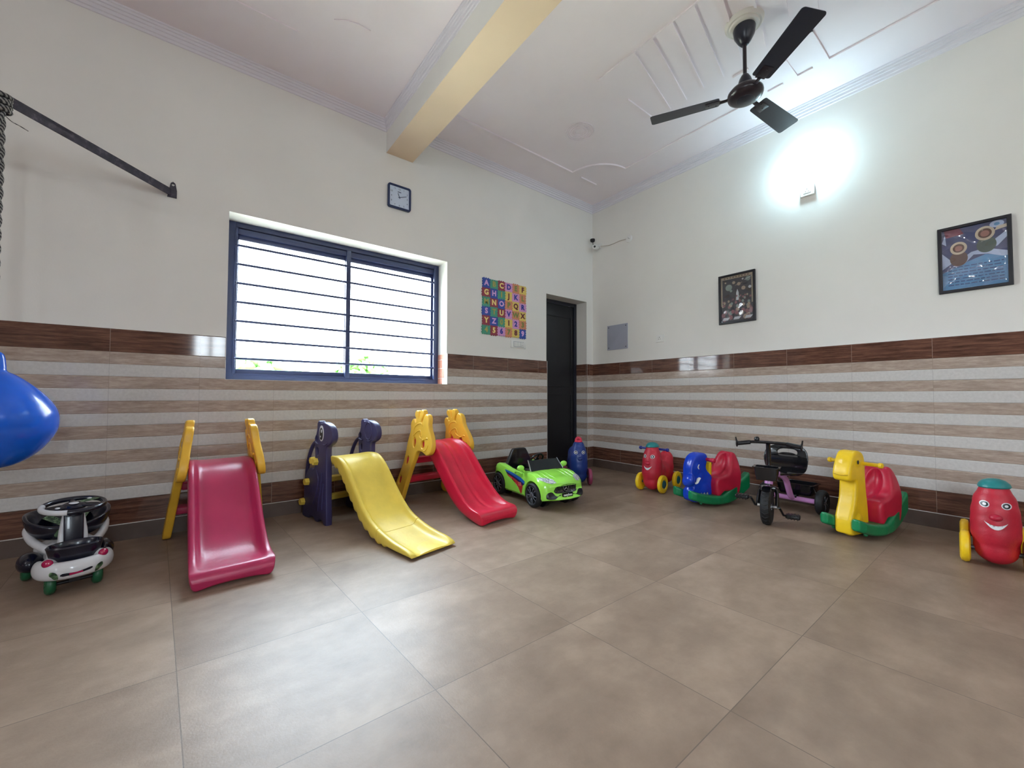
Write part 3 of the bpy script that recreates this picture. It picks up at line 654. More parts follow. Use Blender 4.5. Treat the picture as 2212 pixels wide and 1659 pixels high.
# ================================================================== slides.  local: +X forward (downhill), +Y left, Z up
def chute(path, mats, rail=.045, seg_rail=None, w0=.29, w1=.33, thick=.03, scallop=0, rib=0):
    """path: (u, z_top, u_bottom, z_bottom, rail_height, halfwidth)"""
    P_ = smoothpts(path, 6 if scallop else 4, False); R = []; arc_ = 0; prev = None
    for i, (u, z, ub, zb, rh, hw) in enumerate(P_):
        a = Vector(P_[max(i - 1, 0)][:2]); b = Vector(P_[min(i + 1, len(P_) - 1)][:2]); t = (b - a).normalized(); n = Vector((-t.y, t.x))
        if n.y < 0: n = -n
        if prev is not None: arc_ += (Vector((u, z)) - prev).length
        prev = Vector((u, z)); sc_ = scallop * abs(math.sin(arc_ / .075 * PI)) if zb > .003 and u > .03 else 0
        zb = zb - sc_ + scallop * .5 if scallop else zb; ub = ub - sc_ * .5; zb = max(zb, 0)
        rh = max(rh, 0); top = lambda y, h: (u + n.x * h, y, z + n.y * h)
        r = [(ub, -hw * .45, zb + .014), (ub, -hw * .8, zb), (ub, -hw + .012, zb), (u * .5 + ub * .5 , -hw, z * .5 + zb * .5), top(-hw, 0), top(-hw, rh * .8), top(-hw + .008, rh), top(-hw + .022, rh), top(-hw + .03, rh * .88), top(-hw + .044, rh * .12 + .0005), top(-hw + .06, 0)]
        if rib: r += [top(-.045, 0), top(-.035, rib * min(1, rh / .04)), top(-.015, rib * min(1, rh / .04)), top(-.005, 0)]
        else: r += [top(-.03, 0)]
        r = r + [(x, -y, q) for x, y, q in r[::-1]]
        R.append([Vector(p) for p in r])
    mb = MB(); mb.rings(R)
    return evaluated(mb.mesh(), [('SUBSURF', dict(levels=1, render_levels=1))])
# giraffe panel outline (u forward, z up) measured on the side plate
GO = [(u + .0, z) for u, z in [(-.115, .075), (-.065, .193), (-.02, .283), (.008, .361), (.022, .445), (.03, .505), (.05, .57), (.058, .60), (.048, .63), (.05, .665), (.07, .69), (.098, .692), (.118, .672), (.126, .668), (.128, .69), (.104, .712), (.096, .74), (.115, .764), (.142, .758), (.158, .735), (.164, .70), (.170, .70), (.176, .735), (.186, .764), (.212, .772), (.236, .756), (.24, .728), (.218, .695), (.214, .672), (.228, .672), (.245, .716), (.275, .737), (.312, .725), (.33, .69), (.332, .655), (.352, .61), (.385, .57), (.41, .52), (.416, .47), (.395, .43), (.345, .415), (.295, .432), (.24, .44), (.195, .425), (.172, .377), (.135, .301), (.088, .18), (.045, .05), (.03, .012), (-.01, 0), (-.09, 0), (-.12, .03)]]
M_yel = plastic('giraffe_yellow_plastic', 'edb93a', .38, tex=.05, bump=.1)
M_yel2 = plastic('pale_yellow_plastic', 'e8cb52', .42, tex=.06, bump=.2)
def giraffe_panel(side):
    holes = [smoothpts([(.135, .545), (.16, .52), (.158, .475), (.143, .462), (.126, .48), (.122, .52)], 3), smoothpts([(.26, .52), (.29, .525), (.3, .49), (.285, .465), (.262, .472), (.252, .495)], 3),
             smoothpts([(.055, .375), (.075, .385), (.082, .36), (.065, .32), (.045, .315), (.04, .335)], 3), smoothpts([(-.025, .21), (-.005, .215), (.0, .19), (-.018, .145), (-.04, .14), (-.045, .16)], 3)]
    me = slab([smoothpts(GO, 2)] + holes, .021, .009, 3)
    rl = MB()
    for zz in (.0205, -.0205):      # relief lines: mane arc, cheek, nostril, smile
        for pts_ in ([(.11, .56), (.12, .62), (.17, .655), (.225, .66), (.24, .64)], [(.12, .555), (.165, .59), (.215, .605), (.235, .585), (.24, .56)], [(.22, .59), (.21, .565), (.23, .545), (.25, .54)], [(.315, .54), (.33, .55), (.345, .545)], [(.30, .45), (.33, .455), (.35, .475), (.36, .50)], [(.255, .545), (.27, .53), (.3, .54)]):
            rl.tube([(a, b, zz) for a, b in smoothpts(pts_, 4, False)], .0055, 8)
    me = join(me, rl.mesh())
    # lean inward with height: y = +-( .25 - .13 z )
    me.transform(M_SIDE)
    for v in me.vertices: v.co.y = side * (.247 - .125 * v.co.z) - side * v.co.y * 1.0 if side > 0 else -(.247 - .125 * v.co.z) - v.co.y
    if side > 0: me.flip_normals()
    me.update(); return me
GP = [(.055, .485, .09, .42, .0, .135), (.1, .505, .11, .43, .004, .145), (.2, .505, .19, .42, .012, .155), (.3, .485, .26, .40, .03, .160), (.385, .43, .33, .36, .05, .163), (.46, .355, .40, .295, .058, .164), (.55, .262, .495, .205, .060, .165), (.65, .172, .605, .115, .058, .166), (.74, .112, .71, .055, .050, .167), (.82, .086, .805, .026, .034, .168), (.885, .082, .875, .012, .018, .169), (.935, .088, .925, .002, .006, .170), (.966, .086, .955, .0, .0, .169), (.985, .068, .975, .004, 0, .165), (.992, .045, .985, .012, 0, .158)]
def giraffe_slide(label, loc, ang, col, rib, tint, zs=1.0):
    m = plastic(tint, col, .33, tex=.05, bump=.12)
    t = thing('toddler_slide', label, 'slide', loc, ang, 'giraffe slides under the window'); t.scale = (1, 1, zs)
    link('chute', chute(GP, m, rib=rib), m, t)
    for s in (1, -1): link('side_panel', giraffe_panel(s), M_yel, t, True, 50)
    for u, z, wd in ((.06, .345, .045), (-.02, .175, .05)):
        hw = .247 - .125 * z
        mb = MB(); mb.box(u - wd - .005, u + wd - .015, -hw + .018, hw - .018, z - .028, z + .022, .012, 3); mb.cyl((u, -hw - .012, z), (u, -hw + .02, z), .03, 20).cyl((u, hw - .02, z), (u, hw + .012, z), .03, 20)
        mb.add('step', m, t)
    for s in (1, -1):
        for u, z in ((.141, .505), (.277, .495)):
            y = s * (.247 - .125 * z); MB().cyl((u, y - s * .014, z), (u, y + s * .004, z), .026, 18).add('fixing_plug', m, t)
    return t
giraffe_slide('deep pink slide with yellow giraffe side panels beside the black and white car', (-3.868, -.135, 0), math.radians(-90 + 2.6), 'b32d58', 0, 'deep_pink_plastic', .955)
giraffe_slide('bright red slide with yellow giraffe side panels next to the green car', (-2.374, -.15, 0), math.radians(-90 + 4.6), 'd21f3e', .006, 'bright_red_plastic')

# -------- purple and yellow slide
M_pur = plastic('dark_violet_plastic', '393560', .4, tex=.06, bump=.15)
t = thing('dinosaur_slide', 'yellow slide between two dark violet dinosaur side panels', 'slide', (-3.254, -.475, 0), math.radians(-90 + 11.5))
DO = [(0, .0), (-.05, .0), (-.075, .022), (-.12, .022), (-.15, .0), (-.19, .0), (-.215, .02), (-.27, .02), (-.31, .0), (-.40, .0), (-.418, .02), (-.408, .07), (-.392, .16), (-.396, .22), (-.375, .28), (-.329, .345), (-.29, .362), (-.235, .36), (-.208, .39), (-.204, .45), (-.212, .53), (-.205, .575), (-.19, .613), (-.175, .65), (-.172, .69), (-.15, .708), (-.125, .703), (-.112, .69), (-.07, .7), (-.02, .695), (.03, .68), (.065, .65), (.078, .61), (.068, .575), (.035, .55), (-.005, .535), (-.018, .51), (-.016, .42), (-.012, .27), (-.006, .12)]
DO = [(u * .93, z) for u, z in DO]
def dino(side):
    holes = [smoothpts([(-.165, .51), (-.145, .52), (-.135, .49), (-.148, .465), (-.165, .475)], 3), smoothpts([(-.185, .58), (-.165, .6), (-.155, .575), (-.17, .555)], 3)]
    me = slab([smoothpts(DO, 2)] + holes, .022, .009, 3)
    rl = MB()
    for zz in (.0215, -.0215):
        for pts_ in ([(-.185, .555), (-.15, .545), (-.125, .55)], [(-.06, .545), (-.03, .545), (.0, .56)], [(-.08, .35), (-.09, .25), (-.12, .15), (-.13, .08)], [(-.05, .28), (-.06, .2), (-.07, .1)], [(-.16, .36), (-.13, .3), (-.15, .22), (-.2, .12)]): rl.tube([(a, b, zz) for a, b in smoothpts(pts_, 4, False)], .006, 8)
        if side > 0: rl.tube([(a, b, zz) for a, b in circle(-.05, .62, .05, .065, 28)], .005, 8, True)
    me = join(me, rl.mesh()); me.transform(M_SIDE); me.transform(Matrix.Translation((0, 0 if side < 0 else .33, 0))); return me
for s in (-1, 1):
    p_ = link('side_panel', dino(s), M_pur, t, True, 50); y = 0 if s < 0 else .33
    MB().tube([(a, y, b) for a, b in smoothpts([(-.36, .2), (-.365, .3), (-.345, .40), (-.305, .48), (-.255, .535), (-.195, .565)], 4, False)], .0135, 12).add('handle', M_pur, p_)
    mb_ = []
    for u, z in ((-.29, .262), (-.36, .108), (-.155, .42), (-.195, .425)):
        mb = MB(); mb.cyl((u, y + s * .02, z), (u, y + s * .05, z), .027, 6, .024); mb.add('bolt_cap', M_yel2, p_, True, 30)
    if s < 0:
        M_eyew = plastic('white_eye_sticker', 'dfe0e6', .3, bump=0); M_eyeb = plastic('black_eye_sticker', '14151c', .25, bump=0)
        e = link('eye', xf(slab([circle(-.088, .622, .034, .055, 28)], .0015, .0005, 1), M_SIDE @ Matrix.Translation((0, 0, .0225))), M_eyew, p_, True, 40)
        link('pupil', xf(slab([circle(-.088, .618, .024, .042, 24)], .001, .0003, 1), M_SIDE @ Matrix.Translation((0, 0, .0252))), M_eyeb, e, True, 40)
        link('eye_glint', join(xf(slab([circle(-.082, .638, .008, .012, 14)], .0006, .0002, 1), M_SIDE @ Matrix.Translation((0, 0, .0268))), xf(slab([circle(-.094, .6, .005, .007, 12)], .0006, .0002, 1), M_SIDE @ Matrix.Translation((0, 0, .0268)))), M_eyew, e, True, 40)
for u, z in ((-.29, .262), (-.36, .108)):
    MB().box(u - .03, u + .045, .02, .31, z - .02, z + .018, .008, 3).add('step', M_yel2, t)
DP = [(-.2, .425, -.18, .36, .0, .150), (-.12, .45, -.12, .385, .003, .152), (-.02, .462, -.02, .395, .006, .153), (.08, .448, .05, .388, .018, .154), (.16, .395, .12, .335, .028, .154), (.235, .315, .195, .26, .032, .155), (.31, .235, .27, .185, .033, .155), (.39, .160, .36, .11, .033, .156), (.47, .105, .45, .055, .032, .156), (.56, .068, .55, .02, .031, .157), (.66, .042, .655, .004, .030, .157), (.76, .027, .755, .0, .028, .157), (.85, .022, .85, .0, .024, .157), (.905, .02, .905, .0, .012, .156), (.925, .014, .922, .0, .001, .154)]
cm_ = chute(DP, M_yel2, scallop=.022); cm_.transform(Matrix.Translation((0, .165, 0)))
def split_x(me, u0, keep_low):
    bm = bmesh.new(); bm.from_mesh(me); bmesh.ops.bisect_plane(bm, geom=bm.verts[:] + bm.edges[:] + bm.faces[:], plane_co=(u0, 0, 0), plane_no=(1, 0, 0), clear_outer=keep_low, clear_inner=not keep_low)
    es = [e for e in bm.edges if e.is_boundary]
    if es: bmesh.ops.holes_fill(bm, edges=es)
    r = bpy.data.meshes.new('s'); bm.to_mesh(r); bm.free(); return r
link('chute', split_x(cm_, .575, True), M_yel2, t, True, 60); link('chute_end', split_x(cm_, .5785, False), M_yel2, t, True, 60)
# ================================================================== ride-on toys.  local: +X forward, +Y left
M_red = plastic('speckled_red_plastic', 'c02036', .42, tex=.09, scale=180, bump=.25); M_redd = plastic('red_plastic', 'c01c3c', .36, tex=.05)
M_teal = plastic('teal_plastic', '1e7f80', .35, tex=.06); M_yelw = plastic('yellow_plastic', 'f2c81c', .38, tex=.06, bump=.12); M_blue = plastic('blue_plastic', '16357f', .35, tex=.07); M_bluer = plastic('royal_blue_plastic', '0f3fc0', .26, tex=.05, bump=.04)
M_gr = plastic('green_plastic', '0f7d4c', .34, tex=.08); M_pink = plastic('dull_pink_plastic', '9a3a5e', .42, tex=.06); M_pom = plastic('pink_red_plastic', 'd0304e', .5, tex=.1, bump=.4); M_bhub = plastic('dark_teal_hub', '175c66', .4)
M_dblue = plastic('dark_blue_rod', '1d2a86', .3)
def xdisc(name, par, c, r, x, mat, tilt=0, n=24, ry=None, th=.0015):
    """thin sticker disc facing +X at (x, c.y, c.z)"""
    M = Matrix.Translation((x, c[0], c[1])) @ Matrix.Rotation(tilt, 4, 'Y') @ Matrix(((0, 0, 1, 0), (1, 0, 0, 0), (0, 1, 0, 0), (0, 0, 0, 1)))
    return link(name, xf(slab([circle(0, 0, r, ry, n)], th, th * .4, 1), M), mat, par, True, 40)
body_rider = None; M_stk = plastic('white_sticker', 'e6e6ea', .3, bump=0)
def rider_body():
    mb = MB()
    for c, r in [((.135, 0, .10), (.085, .082, .085)), ((.14, 0, .18), (.092, .090, .12)), ((.137, 0, .225), (.092, .0905, .12)), ((.135, 0, .275), (.088, .088, .11)), ((.13, 0, .33), (.077, .080, .085)), ((.13, 0, .385), (.06, .06, .055)),
                 ((.03, 0, .17), (.12, .07, .09)), ((-.06, 0, .17), (.12, .075, .10)), ((-.13, 0, .20), (.085, .078, .12)), ((-.15, 0, .27), (.062, .07, .085)), ((-.14, 0, .12), (.09, .075, .08)), ((.04, 0, .11), (.12, .07, .06))]: mb.ell(c, r, None, 24, 16)
    return fuse(mb, .0065, 12, .6)
def rider(label, loc, ang, bm_, wm, hubm, capm, cap='dome', handle=True, face=True, dark_face=False):
    global body_rider
    t = thing('ride_on_toy', label, 'ride-on toy', loc, ang, 'wheeled ride-on toys')
    if body_rider is None: body_rider = rider_body()
    me = body_rider.copy(); me.materials.clear(); link('body', me, bm_, t)
    if cap == 'dome': MB().lathe([(.0, .035), (.022, .033), (.042, .024), (.056, .008), (.06, -.006), (.056, -.012), (.0, -.012)], Matrix.Translation((.13, 0, .422)) @ Matrix.Rotation(.06, 4, 'X'), 32).add('cap', capm, t)
    else:
        mb = MB(); mb.torus(Matrix.Translation((.135, 0, .445)) @ Matrix.Rotation(PI / 2 - .3, 4, 'Y'), .022, .014, 20, 10); mb.ell((.13, 0, .43), (.04, .04, .018)); mb.add('cap', capm, t)
    we = M_stk; bt = bvh(body_rider)
    for s in (1, -1):
        e = None
        for nm, r_, m_, of in (('eye', .0175, we, .0012), ('eye_ring', .0135, M_black, .0024), ('eye_centre', .0065, we, .0036)):
            o = link(nm, decal(circle(s * .037, .33, r_, r_ * .95, 20), M_FRONT @ Matrix.Translation((0, 0, .4)), bt, (-1, 0, 0), of, 2), m_, e or t); e = e or o
    MB().ell((.222, 0, .268), (.02, .024, .017), None, 18, 12).add('nose', M_redd if not dark_face else bm_, t)
    if not dark_face:
        L = [(-.04 + .08 * i / 12, .252 - .018 * (1 - ((i - 6) / 6) ** 2)) for i in range(13)] + [(.04 - .08 * i / 12, .252 - .038 * (1 - ((i - 6) / 6) ** 2)) for i in range(1, 12)]
        link('mouth', decal(L, M_FRONT @ Matrix.Translation((0, -.006, .4)), bt, (-1, 0, 0), .0035, 3), we, t)
    for x in (.15, -.15):
        for s in (1, -1):
            Mw = Matrix.Translation((x, s * .108, .083)) @ Matrix.Rotation(-s * PI / 2, 4, 'X')
            wl = MB().lathe([(.03, -.016), (.062, -.02), (.078, -.014), (.083, 0), (.078, .014), (.062, .02), (.048, .018), (.044, .010), (.0, .010)], Mw, 36).add('wheel', wm, t)
            MB().lathe([(.036, .008), (.036, .016), (.03, .02), (.0, .021)], Mw, 24).add('hub_cap', hubm, wl)
    mb = MB()
    for x in (.15, -.15): mb.cyl((x, -.105, .083), (x, .105, .083), .012, 12)
    mb.add('axle', M_dkgrey, t)
    if handle:
        mb = MB().tube([(.10, -.145, .392), (.10, -.14, .392), (.10, -.125, .392), (.10, -.12, .392), (.10, .12, .392), (.10, .125, .392), (.10, .14, .392), (.10, .145, .392)], [.012, .016, .016, .0105, .0105, .016, .016, .012], 14)
        mb.add('handlebar', M_dblue, t)
    return t
rider('small red ride-on toy with smiling face, blue handlebar and yellow wheels', (-.475, -1.225, 0), math.radians(186), M_red, M_yelw, M_bhub, M_teal)
rider('red ride-on toy with smiling face and no handlebar, nearest the right edge', (-.525, -3.29, 0), math.radians(184), M_red, M_yelw, M_bhub, M_teal, handle=False)
rider('dark blue ride-on toy with pink wheels standing behind the green car', (-.865, -.52, 0), math.radians(232), M_blue, M_pink, M_pink, M_pom, cap='pom', handle=False, dark_face=True)

# ---------------- rockers
def rocker_base(t, mat, L=.31):
    def rz(x): return .012 + (1.15 if x < 0 else .62) * x * x
    mb = MB()
    for s in (1, -1):
        R = []
        for i in range(19):
            x = -L + 2 * L * i / 18; z = rz(x); hw = .041 * min(1, (L - abs(x)) / .035 + .45) if x > 0 else .034; y = s * (.086 if x > -.1 else .082 - .015 * (-.1 - x) / .2)
            tt = .031 + (.03 if x < -.16 else .03 * max(0, (x + .0) / -.16)) ; tz = z + tt * 2 + .01
            r = [(x, y - hw, z + .012), (x, y - hw * .7, z), (x, y + hw * .7, z), (x, y + hw, z + .012), (x, y + hw, tz - .014), (x, y + hw * .7, tz), (x, y - hw * .7, tz), (x, y - hw, tz - .014)]
            R.append(r)
        mb.rings(R)
    mb.box(-.25, .17, -.08, .08, .045, .085, .01)
    mb.box(-.30, -.2, -.075, .075, .10, .185, .02)
    me = fuse(mb, .006, 8, .5)
    link('rocker_base', me, mat, t)
    mb = MB()
    for s in (1, -1):
        MB().ell((.2, s * .086, rz(.2) - .002), (.012, .012, .012), None, 12, 8).add('stop_peg', mat, t)
def saddle(t, mat):
    L = smoothpts([(.045, .075), (.06, .15), (.055, .205), (.03, .228), (-.03, .238), (-.075, .265), (-.105, .33), (-.13, .395), (-.16, .42), (-.19, .405), (-.205, .34), (-.212, .22), (-.2, .12), (-.178, .062), (-.15, .048), (-.122, .062), (-.095, .1), (-.03, .11), (.01, .08)], 3)
    me = slab([L], .112, .024, 4); me.transform(M_SIDE)
    me = evaluated(me, [('REMESH', dict(mode='VOXEL', voxel_size=.0065))])
    me = cut(me, MB().ell((.0, 0, .36), (.15, .082, .145), None, 32, 24).mesh())
    for v in me.vertices: v.co.y *= 1 - .42 * max(0, min(1, (v.co.z - .23) / .19)) ** 1.6
    mb = MB(); mb.bm.from_mesh(me); link('saddle', fuse(mb, .0055, 8, .5), mat, t)
# elephant
t = thing('rocking_elephant', 'blue elephant rocker with red seat on a green base', 'rocking toy', (-.57, -1.775, 0), math.radians(161))
rocker_base(t, M_gr); saddle(t, M_redd)
EO = [(.225, .03), (.262, .06), (.262, .12), (.235, .15), (.245, .18), (.262, .21), (.262, .27), (.255, .33), (.23, .385), (.19, .415), (.14, .425), (.10, .415), (.085, .385), (.09, .35), (.10, .31), (.085, .275), (.055, .25), (.035, .2), (.04, .10), (.07, .05), (.14, .025)]
me = slab([smoothpts(EO, 3)], .052, .02, 4); me.transform(M_SIDE)
mb = MB(); mb.bm.from_mesh(me)
mb.ell((.2, 0, .3), (.065, .062, .1)); mb.ell((.22, 0, .1), (.05, .055, .07)); mb.ell((.12, 0, .13), (.07, .062, .09)); mb.ell((.17, 0, .23), (.06, .06, .08))
mb.tube(smoothpts([(.25, 0, .22), (.268, .01, .195), (.272, .03, .19), (.262, .048, .21)], 4, False), [.036] * 13, 14); mb.ell((.268, .045, .215), (.036, .04, .042))
mb.box(-.25, -.19, -.055, .055, .10, .33, .02)
link('body', fuse(mb, .0055, 7, .5), M_bluer, t)
for s in (1, -1):
    MB().tube(smoothpts([(.185, s * .056, .225), (.205, s * .066, .215), (.22, s * .07, .195), (.235, s * .066, .185)], 4, False), [.013, .0135, .0135, .013, .013, .0125, .012, .0115, .011, .010, .009, .008, .006], 12, flat=(1, .6)).add('tusk', M_white, t)
    mb = MB()
    for i in range(3): mb.ell((.115 + i * .03, s * .0675, .092), (.009, .006, .018), None, 12, 8)
    o = mb.add('toenails', M_grey, t); o['kind'] = 'stuff'
    MB().tube(smoothpts([(.19, s * .0615, .335), (.2, s * .0625, .322), (.2, s * .0625, .308), (.193, s * .0625, .3)], 4, False), .0035, 8).add('eye', M_white, t)
MB().tube([(.10, -.135, .372), (.10, -.13, .372), (.10, -.105, .372), (.10, -.1, .372), (.10, .1, .372), (.10, .105, .372), (.10, .13, .372), (.10, .135, .372)], [.012, .0185, .0185, .014, .014, .0185, .0185, .012], 14).add('handlebar', M_redd, t)
MB().box(.045, .075, -.048, .048, .24, .345, .008).add('inner_panel', M_yelw, t)
# yellow rocker
t = thing('rocking_giraffe', 'yellow giraffe-headed rocker with red seat and green base', 'rocking toy', (-.49, -2.745, 0), math.radians(167))
rocker_base(t, M_gr); saddle(t, M_redd)
HO = [(.245, .02), (.268, .045), (.27, .11), (.25, .17), (.225, .23), (.212, .30), (.212, .352), (.24, .352), (.275, .36), (.285, .385), (.28, .425), (.262, .47), (.235, .515), (.205, .54), (.15, .54), (.115, .515), (.10, .46), (.098, .38), (.09, .28), (.075, .18), (.07, .06), (.10, .02)]
me = slab([smoothpts(HO, 3)], .05, .016, 4); me.transform(M_SIDE)
mb = MB(); mb.bm.from_mesh(me); mb.ell((.19, 0, .1), (.075, .062, .1)); mb.ell((.19, 0, .47), (.075, .058, .06)); mb.ell((.21, 0, .025), (.02, .02, .02))
link('body', fuse(mb, .0055, 6, .5), M_yelw, t)
for s in (1, -1): MB().ell((.205, s * .058, .475), (.009, .004, .013), None, 12, 8).add('eye', M_slot, t)
MB().tube([(.125, -.15, .46), (.125, -.145, .46), (.125, -.13, .46), (.125, -.125, .46), (.125, .125, .46), (.125, .13, .46), (.125, .145, .46), (.125, .15, .46)], [.01, .0165, .0165, .0115, .0115, .0165, .0165, .01], 14).add('handlebar', M_yelw, t)
MB().tube(smoothpts([(.2875, -.04, .398), (.2905, 0, .392), (.2875, .04, .398)], 5, False), .0018, 6).add('mouth_line', plastic('darker_yellow_groove', 'b98f10', .5), t)
# ================================================================== lime green ride-on car.  local: +X forward, +Y left
M_lime = plastic('lime_green_gloss', 'a2f056', .2, tex=.03, coat=.5, bump=.02); M_gblk = plastic('gloss_black', '0e0f14', .18, tex=.04, coat=.3, bump=.02); M_tyre = plastic('black_tyre_rubber', '121215', .6, tex=.08)
M_rim = plastic('gunmetal_rim', '6d7078', .35, metal=.7, tex=.04, bump=0); k = N('silver_headlight'); f = k.noise(k.n('TexCoord').outputs['Object'], 55, 5, .8); M_hl = k.set(k.ramp(f, (.35, srgb('5d6468')), (.5, srgb('b9c0c2')), (.62, srgb('eef2f3'))), .15, Coat_Weight=1.0)
M_dblu = plastic('decal_blue', '1563b8', .3, bump=0, tex=.02); M_dnav = plastic('decal_navy', '1c2258', .3, bump=0, tex=.02); M_dred = plastic('decal_red', 'c23636', .3, bump=0, tex=.02); M_dtxt = plastic('decal_salmon', 'e07a70', .35, bump=0, tex=.02)
car = thing('ride_on_car', 'lime green ride-on car with black seat between the red slide and the door', 'toy car', (-1.63, -.735, 0), math.radians(264.5))
ST = [(-.405, .10, .13, .20, .21), (-.4, .15, .11, .22, .235), (-.375, .19, .085, .245, .25), (-.33, .208, .065, .268, .262), (-.265, .216, .058, .28, .27), (-.19, .212, .055, .268, .262), (-.12, .203, .055, .25, .255), (-.03, .197, .055, .24, .252), (.06, .199, .055, .245, .262), (.13, .205, .055, .256, .272), (.2, .213, .055, .265, .268), (.27, .217, .055, .262, .258), (.33, .216, .055, .245, .245), (.385, .213, .06, .232, .236), (.435, .208, .072, .214, .22), (.462, .198, .078, .2, .207), (.48, .176, .088, .18, .188)]
R = []
for x, hw, zb, zs, zc in smoothpts(ST, 3, False):
    q = [(0, zb), (hw * .6, zb), (hw * .93, zb + .003), (hw, zb + .02), (hw * 1.0, zb + .06), (hw * .985, (zb + zs) / 2 + .02), (hw * .975, zs - .03), (hw * .93, zs - .008), (hw * .85, zs), (hw * .7, zs * .5 + zc * .5), (hw * .45, zc), (hw * .2, zc + .003)]
    if x < -.19 or x > .22: pass
    ring = [(y, z) for y, z in q] + [(0, zc + .004)] + [(-y, z) for y, z in q[:0:-1]]
    kx = max(0, (x - .28) / .18) * 1.45
    kr = max(0, (-.3 - x) / .1) * .8
    R.append([Vector((x - kx * y * y + kr * y * y - (0 if x < .4 else (.012 if z > .11 else 0) * (x - .4) / .06), y, z)) for y, z in ring])
mb = MB(); mb.rings(R); body = mb.mesh()
cutm = MB()
for x in (-.265, .265):
    for s in (1, -1): cutm.cyl((x, s * .12, .095), (x, s * .30, .095), .113, 40)
body = cut(body, cutm.mesh())
body = cut(body, MB().box(-.25, .115, -.15, .15, .13, .4, .03, 4).mesh())
tree_ = bvh(body)
link('body', body, M_lime, car, True, 38)
mb = MB()
for x in (-.265, .265):
    for s in (1, -1): mb.cyl((x, s * .1, .095), (x, s * .135, .095), .1, 28)
mb.box(-.24, .25, -.13, .13, .05, .1, .01); mb.add('underbody', M_gblk, car)
# wheels
tw = MB().lathe([(.06, -.026), (.082, -.03), (.094, -.02), (.097, 0), (.094, .02), (.082, .03), (.072, .028), (.07, .012), (.0, .010)], None, 44).mesh()
rm = MB(); rm.torus(Matrix.Translation((0, 0, .024)), .069, .0035, 40, 8)
for i in range(10):
    a = 2 * PI * i / 10 + (.08 if i % 2 else -.08); ca, sa = math.cos(a), math.sin(a); rm.tube([(.018 * ca, .018 * sa, .023), (.045 * ca, .045 * sa, .026), (.069 * ca, .069 * sa, .024)], [.0045, .004, .0035], 8)
rm.lathe([(.024, .012), (.024, .026), (.02, .03), (.0, .031)], None, 24); rm = rm.mesh()
for x in (-.265, .265):
    for s in (1, -1):
        w_ = link('wheel', tw, M_tyre, car, True, None, loc=(x, s * .192, .097), rot=(-s * PI / 2, 0, 0)); link('spoked_rim', rm, M_rim, w_)
# cockpit
link('seat', xf(slab([smoothpts([(-.15, .14), (-.155, .24), (-.135, .285), (-.10, .345), (-.075, .39), (-.05, .405), (.05, .405), (.075, .39), (.10, .345), (.135, .285), (.155, .24), (.15, .14)], 2)], .022, .01, 3), Matrix.Translation((-.215, 0, 0)) @ Matrix.Rotation(-.1, 4, 'Y') @ M_FRONT), M_gblk, car, True, 50)
MB().box(-.23, .02, -.145, .145, .131, .175, .015, 3).box(-.24, .10, -.148, -.125, .135, .255, .01).box(-.24, .10, .125, .148, .135, .255, .01).add('seat_base', M_gblk, car)
M_wsb = plastic('satin_black', '0b0c10', .45, tex=.03, spec=.3, bump=0); ws = MB()
for a, b in (((.185, .166, .268), (.12, .148, .345)),):
    th_ = Vector((.006, 0, .005)); q = [Vector((a[0], -a[1], a[2])), Vector((a[0] + .03, 0, a[2] + .002)), Vector((a[0], a[1], a[2])), Vector((b[0], b[1], b[2])), Vector((b[0] + .02, 0, b[2] + .006)), Vector((b[0], -b[1], b[2]))]
    ws.rings([[p for p in q], [p - th_ for p in q]])
ws.add('windshield', M_wsb, car, True, 30)
MB().tube([(.187, -.168, .266), (.12, -.152, .348)], .005, 8).tube([(.187, .168, .266), (.12, .152, .348)], .005, 8).add('windshield_trim', M_chrome, car)
MB().box(.06, .19, -.15, .15, .25, .275, .012, 3).add('dashboard', M_gblk, car)
Ms = Matrix.Translation((.035, .0, .335)) @ Matrix.Rotation(-.95, 4, 'Y')
sw = MB().torus(Ms, .062, .008, 32, 10); sw.lathe([(.0, -.006), (.02, -.004), (.02, .006), (.0, .008)], Ms, 20)
for a in (0, 2.2, -2.2): sw.tube([Ms @ Vector((0, 0, 0)), Ms @ Vector((.06 * math.cos(a), .06 * math.sin(a), 0))], .006, 8)
sw.tube([Ms @ Vector((0, 0, 0)), (.09, 0, .27)], .01, 10); sw.add('steering_wheel', M_gblk, car)
